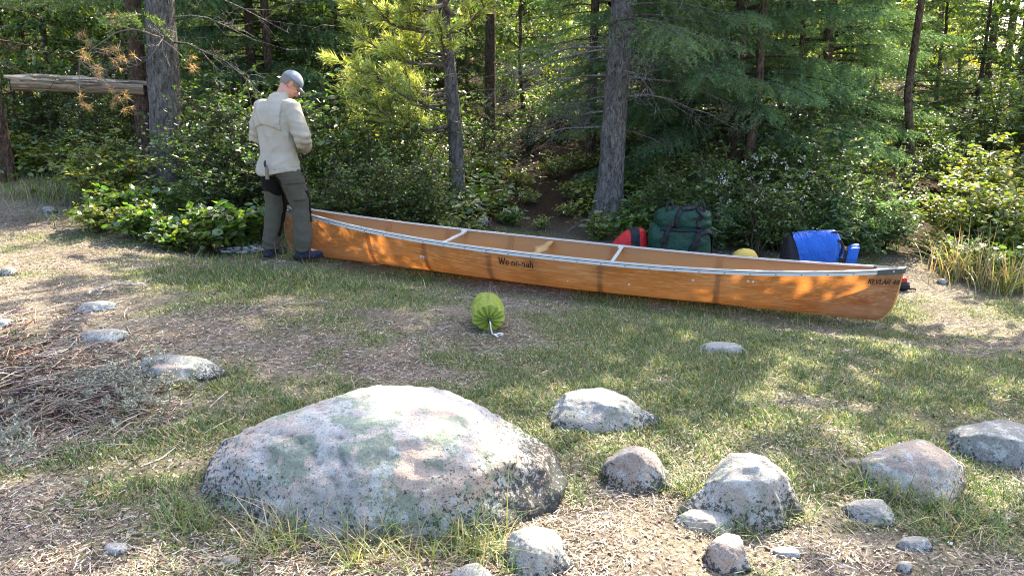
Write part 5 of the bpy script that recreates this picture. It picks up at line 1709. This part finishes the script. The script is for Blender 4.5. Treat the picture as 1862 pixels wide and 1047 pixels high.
# rope: from the stem of the canoe down to a loose pile
def rope():
    rng = np.random.default_rng(4)
    G = Geo()
    def braid(P, r):
        P = np.array(P); n = len(P)
        k = (np.arange(n) // 2) % 3
        c = np.where(k[:, None] == 0, np.array([[.05, .08, .25]]), np.array([[.68, .69, .70]]))
        G.tube(P, r, 6, c)
    tip = np.array(canoe.matrix_world @ Vector(hull_pt(-.995, .97, -1)))
    g0 = np.array(GV(505, 452)); c0 = np.array(GV(448, 458))
    t = np.linspace(0, 1, 60)[:, None]
    braid(tip + (g0 - tip) * t + np.array([.0, -.18, .0]) * np.sin(t * PI) + [0, 0, .012], .011)
    t = np.linspace(0, 1, 40)[:, None]
    braid(g0 + (c0 - g0) * t + [0, 0, .02] + np.array([0, .06, 0]) * np.sin(t * 6), .011)
    t = np.linspace(0, 11 * 2 * PI, 620)
    ph = rng.normal(size=6)
    x = .20 * np.cos(t) * (1 + .3 * np.sin(t * .37 + ph[0])) + .06 * np.sin(t * .21 + ph[1])
    y = .11 * np.sin(t) * (1 + .35 * np.sin(t * .29 + ph[2])) + .03 * np.cos(t * .17)
    z = .025 + .05 * (.5 + .5 * np.sin(t * .43 + ph[3])) * np.exp(-(x / .2) ** 2)
    P = np.stack([c0[0] + x, c0[1] + y, HT(c0[0] + x, c0[1] + y) + z], -1)
    braid(P, .010)
    m, nt, out = newmat('blue_white_braid')
    principled(nt, out, attr_col(nt), .7)
    o = G.build('rope', m)
    tag(o, 'blue and white braided rope hanging off the canoe tip into a loose pile', 'rope')
rope()

# ================================================================== THE MAN
def remeshed(G, name, voxel, smooth_it=4, fac=.5):
    me = G.mesh(name + '_tmp')
    o = bpy.data.objects.new(name + '_tmp', me); COL.objects.link(o)
    r = o.modifiers.new('r', 'REMESH'); r.mode = 'VOXEL'; r.voxel_size = voxel
    s_ = o.modifiers.new('s', 'SMOOTH'); s_.iterations = smooth_it; s_.factor = fac
    dg = bpy.context.evaluated_depsgraph_get()
    m2 = bpy.data.meshes.new_from_object(o.evaluated_get(dg))
    bpy.data.objects.remove(o); bpy.data.meshes.remove(me)
    n = len(m2.vertices)
    V = np.empty(n * 3); m2.vertices.foreach_get('co', V); V = V.reshape(-1, 3)
    Nn = np.array([v.normal[:] for v in m2.vertices])
    F = [tuple(p.vertices) for p in m2.polygons]
    bpy.data.meshes.remove(m2)
    return V, Nn, F
def from_vf(name, V, F, mat, parent):
    me = bpy.data.meshes.new(name); me.from_pydata([tuple(v) for v in V], [], F)
    for p in me.polygons: p.use_smooth = True
    me.materials.append(mat)
    o = bpy.data.objects.new(name, me); COL.objects.link(o); o.parent = parent
    return o
def patch(name, V, Nn, F, sel, off, mat, parent, thick=True):
    """the faces whose centre passes sel(), lifted off along the normals and given an edge"""
    Fs = [f for f in F if sel(V[list(f)].mean(0), Nn[list(f)].mean(0))]
    ids = sorted({i for f in Fs for i in f}); mp = {i: k for k, i in enumerate(ids)}
    n = len(ids)
    top = V[ids] + Nn[ids] * off; bot = V[ids] - Nn[ids] * .003
    FF = [tuple(mp[i] for i in f) for f in Fs]
    ed = {}
    for f in FF:
        for a, b in zip(f, f[1:] + f[:1]): ed[(a, b)] = 1
    rim = [(b, a, a + n, b + n) for (a, b) in ed if (b, a) not in ed]
    return from_vf(name, np.vstack([top, bot]), FF + rim, mat, parent)

def ell(c, rx, ry, n=24, ax=(1, 0, 0), ay=(0, 1, 0), p=2.0):
    th = np.linspace(0, 2 * PI, n, endpoint=False)
    cc, ss = np.cos(th), np.sin(th)
    k = (np.abs(cc) ** p + np.abs(ss) ** p) ** (-1 / p)
    return np.array(c) + np.outer(cc * k * rx, ax) + np.outer(ss * k * ry, ay)

def wrinkle(V, Nn, amp, sc, seed, stretch=(1, 1, 1)):
    off = Vector((seed, seed, seed))
    st = Vector(stretch)
    d = np.array([mnoise.fractal(Vector((v[0] * st.x, v[1] * st.y, v[2] * st.z)) * sc + off, .8, 2, 3) for v in V])
    d2 = np.array([1 - abs(mnoise.noise(Vector((v[0] * st.x, v[1] * st.y, v[2] * st.z)) * sc * .6 + off * 2)) * 2 for v in V])
    return V + Nn * (amp * d + amp * .7 * d2)[:, None]

def fabric(name, col, rough=.85, tr=0):
    m, nt, out = newmat(name)
    n1 = noise_tex(nt, 6, 4, .6); n2 = noise_tex(nt, 300, 2); n3 = noise_tex(nt, 22, 4, .6)
    c = mixc(nt, n1, [k * .82 for k in col], [min(1, k * 1.12) for k in col])
    nb = bump(nt, n3, .35, .012)
    b2 = N(nt, 'Bump'); b2.inputs['Strength'].default_value = .2; b2.inputs['Distance'].default_value = .001
    nt.links.new(n2, b2.inputs['Height']); nt.links.new(nb, b2.inputs['Normal'])
    principled(nt, out, c, rough, 0, b2.outputs[0], .2)
    return m
M['shirt'] = fabric('cream_cotton', (.47, .435, .365))
M['trouser'] = fabric('olive_grey_canvas', (.10, .092, .072))
M['patch'] = fabric('black_stretch_fabric', (.011, .011, .011))
M['skin'] = simple_mat('sunburnt_skin', (.58, .30, .22), .5, var=.12, scale=25)
M['hair'] = simple_mat('short_grey_hair', (.22, .20, .19), .7, var=.5, scale=120, sx=(1, 1, .4))
M['cap'] = fabric('grey_blue_cap_cloth', (.30, .33, .38))
M['boot'] = fabric('navy_boot_fabric', (.022, .03, .06), .6)

man = empty('person', tuple(MAN_P), R(-36)); man.location.z = hz(MAN_P[0], MAN_P[1])
MS = 1.0
tag(man, 'man in cream shirt and grey trousers standing with back turned at the canoe tip', 'person')

# joints (local: +Y is the way he faces, +X his right)
HIP = {1: (.10, 0, .95), -1: (-.10, .0, .95)}
KNEE = {1: (.165, .10, .52), -1: (-.135, .03, .51)}
ANK = {1: (.20, .06, .10), -1: (-.15, -.05, .10)}
SH = {1: (.19, .03, 1.455), -1: (-.19, .02, 1.455)}
ELB = {1: (.325, .04, 1.16), -1: (-.325, -.01, 1.16)}
WRI = {1: (.10, .255, 1.055), -1: (-.07, .275, 1.06)}
HEADC = np.array((.04, .165, 1.655))

def limb(G, pts, rad, n=16):
    P = np.array(pts, float)
    m = 18
    t = np.linspace(0, len(P) - 1, m); i0 = np.minimum(t.astype(int), len(P) - 2); f = (t - i0)
    Q = P[i0] + (P[i0 + 1] - P[i0]) * f[:, None]
    r = np.array(rad); rr_ = r[i0] + (r[i0 + 1] - r[i0]) * f
    for _ in range(2): Q[1:-1] = (Q[:-2] + 2 * Q[1:-1] + Q[2:]) / 4
    G.tube(Q, rr_, n)
def mid(a, b, k=.5): return tuple(np.array(a) + (np.array(b) - np.array(a)) * k)

# head frame: pitched forward and turned a little to the right
hf = np.array((.34, .70, -.82)); hf /= np.linalg.norm(hf)       # face direction
hr = np.cross(hf, (0, 0, 1)); hr /= np.linalg.norm(hr)
hu = np.cross(hr, hf)
def H3(x, y, z): return HEADC + hr * x + hf * y + hu * z        # head local: x right, y face, z up
def sph(G, c, rx, ry, rz, ax=hr, ay=hf, az=hu, sub=3):
    V, F = ICO[sub]
    G.add(np.array(c) + V[:, :1] * rx * ax + V[:, 1:2] * ry * ay + V[:, 2:] * rz * az, F)

B = Geo()
for s_ in (1, -1):
    limb(B, [HIP[s_], mid(HIP[s_], KNEE[s_]), KNEE[s_], mid(KNEE[s_], ANK[s_], .35), ANK[s_]], [.085, .075, .052, .054, .036])
    limb(B, [SH[s_], mid(SH[s_], ELB[s_]), ELB[s_], mid(ELB[s_], WRI[s_], .35), WRI[s_]], [.052, .046, .036, .036, .026])
    B.tube([ANK[s_], (ANK[s_][0] + .03 * s_, ANK[s_][1] + .08, .05), (ANK[s_][0] + .05 * s_, ANK[s_][1] + .16, .035)], [.036, .036, .025], 12)
B.loft([ell((0, 0, .86), .13, .09), ell((0, -.01, .95), .16, .105), ell((0, .01, 1.08), .145, .095), ell((0, .015, 1.25), .165, .105), ell((0, .01, 1.40), .18, .105), ell((0, .02, 1.49), .12, .07), ell((.01, .04, 1.53), .06, .058)])
B.tube([(0, .02, 1.46), (.012, .055, 1.53), (.025, .085, 1.585), H3(0, -.03, -.03)], [.064, .058, .056, .056], 16)
sph(B, H3(0, -.012, .025), .077, .098, .095)                    # skull
sph(B, H3(0, .025, -.055), .058, .072, .062)                    # jaw and face
sph(B, H3(0, .06, -.088), .032, .028, .024)                     # chin
B.tube([H3(0, .083, .012), H3(0, .104, -.022), H3(0, .112, -.034), H3(0, .09, -.042)], [.009, .013, .014, .010], 10)   # nose
sph(B, H3(0, .088, .022), .045, .012, .010)                     # brow
sph(B, H3(0, .088, -.062), .024, .010, .006); sph(B, H3(0, .086, -.073), .021, .010, .006)   # lips
for s_ in (1, -1):
    sph(B, H3(.078 * s_, -.012, -.012), .010, .020, .032); sph(B, H3(.084 * s_, -.022, .004), .008, .012, .022)
    sph(B, H3(.04 * s_, .07, -.022), .02, .016, .018)           # cheeks
# hands with five fingers closing towards each other
def hand(s_):
    w = np.array(WRI[s_]); tgt = np.array((.02, .305, 1.035))
    d = tgt - w; d /= np.linalg.norm(d); up = np.array((0, -.25, 1.)); up -= d * (up @ d); up /= np.linalg.norm(up)
    sd = np.cross(d, up) * s_            # towards the thumb side
    pc = w + d * .045
    B.loft([ell(w, .024, .018, 14, up, np.cross(d, up)), ell(w + d * .03, .034, .016, 14, up, np.cross(d, up)), ell(w + d * .065, .041, .015, 14, up, np.cross(d, up)), ell(w + d * .088, .038, .012, 14, up, np.cross(d, up))])
    inn = np.cross(d, up); inn = inn if inn @ (tgt - pc) > 0 else -inn
    inn = -np.array((0, .2, 0)) + inn * .6; inn /= np.linalg.norm(inn)
    for k, (o_, l) in enumerate(((.030, .066), (.010, .074), (-.010, .069), (-.028, .054))):
        b = w + d * .080 + up * o_
        p1 = b + d * l * .42 + inn * l * .10; p2 = p1 + d * l * .22 + inn * l * .30; p3 = p2 - d * l * .02 + inn * l * .28
        B.tube([b, p1, p2, p3], [.0095, .009, .008, .0065], 10)
    b = w + d * .028 + up * .024; p1 = b + up * .024 + d * .028 + inn * .014; p2 = p1 + d * .028 + inn * .012
    B.tube([b, p1, p2], [.012, .0105, .0085], 10)
hand(1); hand(-1)
V, Nn, F = remeshed(B, 'body', .0052, 2, .4)
body = from_vf('body', V, F, M['skin'], man)
for s_ in (1, -1):
    G = Geo(); sph(G, H3(.031 * s_, .078, .000), .009, .006, .004, sub=2); G.build('eye', M['ink'], man)
    G = Geo(); G.tube([H3(.016 * s_, .097, .020), H3(.034 * s_, .094, .026), H3(.05 * s_, .082, .020)], [.003, .004, .002], 6); G.build('eyebrow', M['hair'], man)

# hair: short, seen at the nape and over the ears
hb = Geo(); sph(hb, H3(0, -.018, .022), .083, .099, .096, sub=4)
V, F_ = hb.V[0], hb.F[0]
Nn = V - H3(0, -.018, .022); Nn /= np.linalg.norm(Nn, axis=1)[:, None]
def hsel(c, n):
    q = c - HEADC; x, y, z = q @ hr, q @ hf, q @ hu
    return z > -.045 + .9 * max(0, y + .02) - .0 and not (abs(x) > .06 and -.045 < y < .02 and z < .01)
patch('hair', V, Nn, [tuple(f) for f in F_], hsel, .003, M['hair'], man)
# cap: crown panel shell, button, peak
cb = Geo(); sph(cb, H3(0, -.012, .030), .089, .106, .100, sub=4)
V, F_ = cb.V[0], cb.F[0]
Nn = V - H3(0, -.012, .030); Nn /= np.linalg.norm(Nn, axis=1)[:, None]
cap = patch('cap', V, Nn, [tuple(f) for f in F_], lambda c, n: (c - HEADC) @ hu > .030 + .12 * ((c - HEADC) @ hf + .05), .004, M['cap'], man)
G = Geo()
rows = []
for a in np.linspace(-1.05, 1.05, 15):
    bx, by = .088 * math.sin(a), .100 * math.cos(a) - .012
    ex, ey = .080 * math.sin(a), .100 * math.cos(a) + .062 * math.cos(a * .9)
    dz = -.012 * (1 - math.cos(a))
    rows.append([H3(bx * .96, by * .96, .047 + dz), H3(ex, ey, .034 + dz * 2.2), H3(ex, ey, .030 + dz * 2.2), H3(bx * .96, by * .96, .043 + dz)])
G.loft(rows); G.build('peak', M['cap'], cap)
G = Geo(); sph(G, H3(0, -.012, .132), .008, .008, .005, sub=2); G.build('button', M['cap'], cap)

# shirt
B = Geo()
B.loft([ell((.0, -.014, .815), .216, .172, p=2.2), ell((0, -.014, .90), .210, .166, p=2.2), ell((0, -.005, 1.02), .198, .142), ell((0, .0, 1.18), .206, .145), ell((0, .0, 1.32), .218, .147), ell((0, .005, 1.42), .21, .132), ell((0, .015, 1.485), .165, .10), ell((.005, .03, 1.525), .095, .085), ell((.008, .045, 1.565), .074, .076)])
for s_ in (1, -1):
    limb(B, [SH[s_], mid(SH[s_], ELB[s_]), ELB[s_], mid(ELB[s_], WRI[s_], .5), mid(ELB[s_], WRI[s_], .97)], [.088, .080, .070, .062, .050])
    sph(B, np.array(SH[s_]) + [0, -.01, -.02], .085, .085, .08, np.array([1, 0, 0]), np.array([0, 1, 0]), np.array([0, 0, 1]))
V, Nn, F = remeshed(B, 'shirt', .0095, 5, .5)
V = wrinkle(V, Nn, .009, 6, 3.0, (1, 1, .55))
dg_ = np.array([1 - 2 * abs(mnoise.noise(Vector((v[0] * 5 + v[2] * 4, v[1] * 5, v[2] * 6 - v[0] * 5 * (1 if v[0] > 0 else -1))) + Vector((4, 2, 8)))) for v in V])
V = V + Nn * (.009 * np.clip(dg_, 0, 1) ** 2)[:, None]
# folds: vertical pleats below the yoke, drawn cloth at elbow
fold = .010 * np.sin(V[:, 0] * 40 + 3 * np.sin(V[:, 2] * 5)) * np.exp(-((V[:, 2] - 1.12) / .16) ** 2) * (Nn[:, 1] < -.2)
fold += .006 * np.sin(V[:, 2] * 85 + V[:, 0] * 20) * np.exp(-((V[:, 2] - 1.17) / .10) ** 2) * (np.abs(V[:, 0]) > .22)
V = V + Nn * fold[:, None]
V[:, 2] += .035 * np.where(V[:, 2] < .86, np.clip(np.abs(V[:, 0]) / .2, 0, 1) ** 2, 0)
shirt = from_vf('shirt', V, F, M['shirt'], man)
SV, SN, SF = V, Nn, F
def yoke(c, n):
    return c[1] < .02 and 1.285 - .05 * (abs(c[0]) / .17) ** 2 < c[2] < 1.50 and abs(c[0]) < .175 and n[1] < -.25
patch('yoke_flap', SV, SN, SF, yoke, .011, M['shirt'], shirt)
G = Geo(); G.loft([ell((.010, .052, 1.545), .078, .078), ell((.014, .062, 1.585), .069, .070), ell((.014, .062, 1.586), .064, .065), ell((.010, .052, 1.548), .070, .070)], False)
G.build('collar', M['shirt'], shirt)
for s_ in (1, -1):
    a, b = mid(ELB[s_], WRI[s_], .80), mid(ELB[s_], WRI[s_], 1.0)
    G = Geo(); G.tube([a, b], [.052, .047], 18); G.build('cuff', M['shirt'], shirt)

# trousers
B = Geo()
B.loft([ell((0, 0, 1.0), .150, .105), ell((0, -.012, .93), .165, .12), ell((0, -.016, .86), .178, .135), ell((.0, -.012, .79), .182, .130)])
for s_ in (1, -1):
    a = ANK[s_]
    limb(B, [(HIP[s_][0] * .98, -.012, .86), mid(HIP[s_], KNEE[s_], .45), KNEE[s_], mid(KNEE[s_], a, .45), (a[0], a[1], .16), (a[0] + .003 * s_, a[1] + .005, .075)], [.114, .113, .094, .090, .090, .082], 20)
V, Nn, F = remeshed(B, 'trousers', .0095, 4, .5)
V = wrinkle(V, Nn, .010, 8, 7.0, (1, 1, .8))
lowz = np.clip((.42 - V[:, 2]) / .3, 0, 1) + np.exp(-((V[:, 2] - .5) / .08) ** 2) * .6
V = V + Nn * (.010 * np.array([mnoise.noise(Vector((v[0] * 7, v[1] * 7, v[2] * 22 + v[0] * 9))) for v in V]) * lowz)[:, None]
trousers = from_vf('trousers', V, F, M['trouser'], man)
TV, TN, TF = V, Nn, F
patch('seat_patch', TV, TN, TF, lambda c, n: n[1] < .12 and c[2] > .60 + .05 * max(0, min(1, (-c[0] - .03) / .05)) and -.19 < c[0] < .105 and c[2] < .985 and c[1] < .03, .002, M['patch'], trousers)
for s_ in (1, -1):
    k = np.array(KNEE[s_])
    patch('knee_patch', TV, TN, TF, lambda c, n: n[1] > .30 and abs(c[2] - k[2] + .01) < .15 and c[0] * s_ > 0, .004, M['patch'], trousers)
    patch('inner_patch', TV, TN, TF, lambda c, n: n[0] * s_ < -.3 and n[1] > .12 and c[2] < .66 and c[2] > .2 and c[0] * s_ > 0, .002, M['patch'], trousers)
pk = patch('cargo_pocket', TV, TN, TF, lambda c, n: n[0] > .35 and -.10 < c[1] < .085 and .575 < c[2] < .79 and c[0] > 0, .014, M['trouser'], trousers)
patch('pocket_flap', TV, TN, TF, lambda c, n: n[0] > .32 and -.105 < c[1] < .09 and .735 < c[2] < .80 and c[0] > 0, .020, M['trouser'], pk)
# belt tool hanging at the back
G = Geo(); G.box((.055, -.188, .83), (.030, .022, .10)); G.box((.055, -.192, .895), (.022, .016, .03)); tool = G.build('belt_tool', simple_mat('tan_grey_sheath', (.22, .18, .14), .6), man, sm=False)
G = Geo(); G.tube([(.055, -.20, .90), (.057, -.206, .93), (.053, -.196, .955)], [.012, .012, .008], 8); G.build('tool_clip', M['black'], tool)
# boots
for s_ in (1, -1):
    a = np.array(ANK[s_]); yaw = -.62 if s_ == 1 else .12
    fd = np.array((-math.sin(yaw), math.cos(yaw), 0)); fs = np.array((fd[1], -fd[0], 0))
    B = Geo()
    B.loft([ell(a + [0, 0, .05], .056, .060, 20, fs, fd), ell(a + [0, 0, 0], .050, .058, 20, fs, fd), ell(a + fd * .015 + [0, 0, -.04], .048, .085, 20, fs, fd), ell(a + fd * .05 + [0, 0, -.07], .052, .14, 20, fs, fd, 2.4), ell(a + fd * .052 + [0, 0, -.088], .053, .147, 20, fs, fd, 2.4)])
    sph(B, a + fd * .13 + [0, 0, -.062], .048, .062, .034, fs, fd, np.array([0, 0, 1.]))
    V, Nn, F = remeshed(B, 'boot', .007, 3, .5)
    bo = from_vf('boot', V, F, M['boot'], man)
    G = Geo(); G.loft([ell(a + fd * .052 + [0, 0, -.102], .052, .148, 24, fs, fd, 2.4), ell(a + fd * .052 + [0, 0, -.084], .055, .152, 24, fs, fd, 2.4)]); G.build('sole', M['black'], bo)
# small white thing in his fingers
G = Geo(); V_, F_ = ICO[2]; G.add(V_ * [.020, .014, .024], F_)
w = G.build('white_clip', M['cord']); w.location = man.matrix_basis @ Vector((.02, .295, 1.01)); tag(w, 'small white object held between the fingers of the man', 'clip')
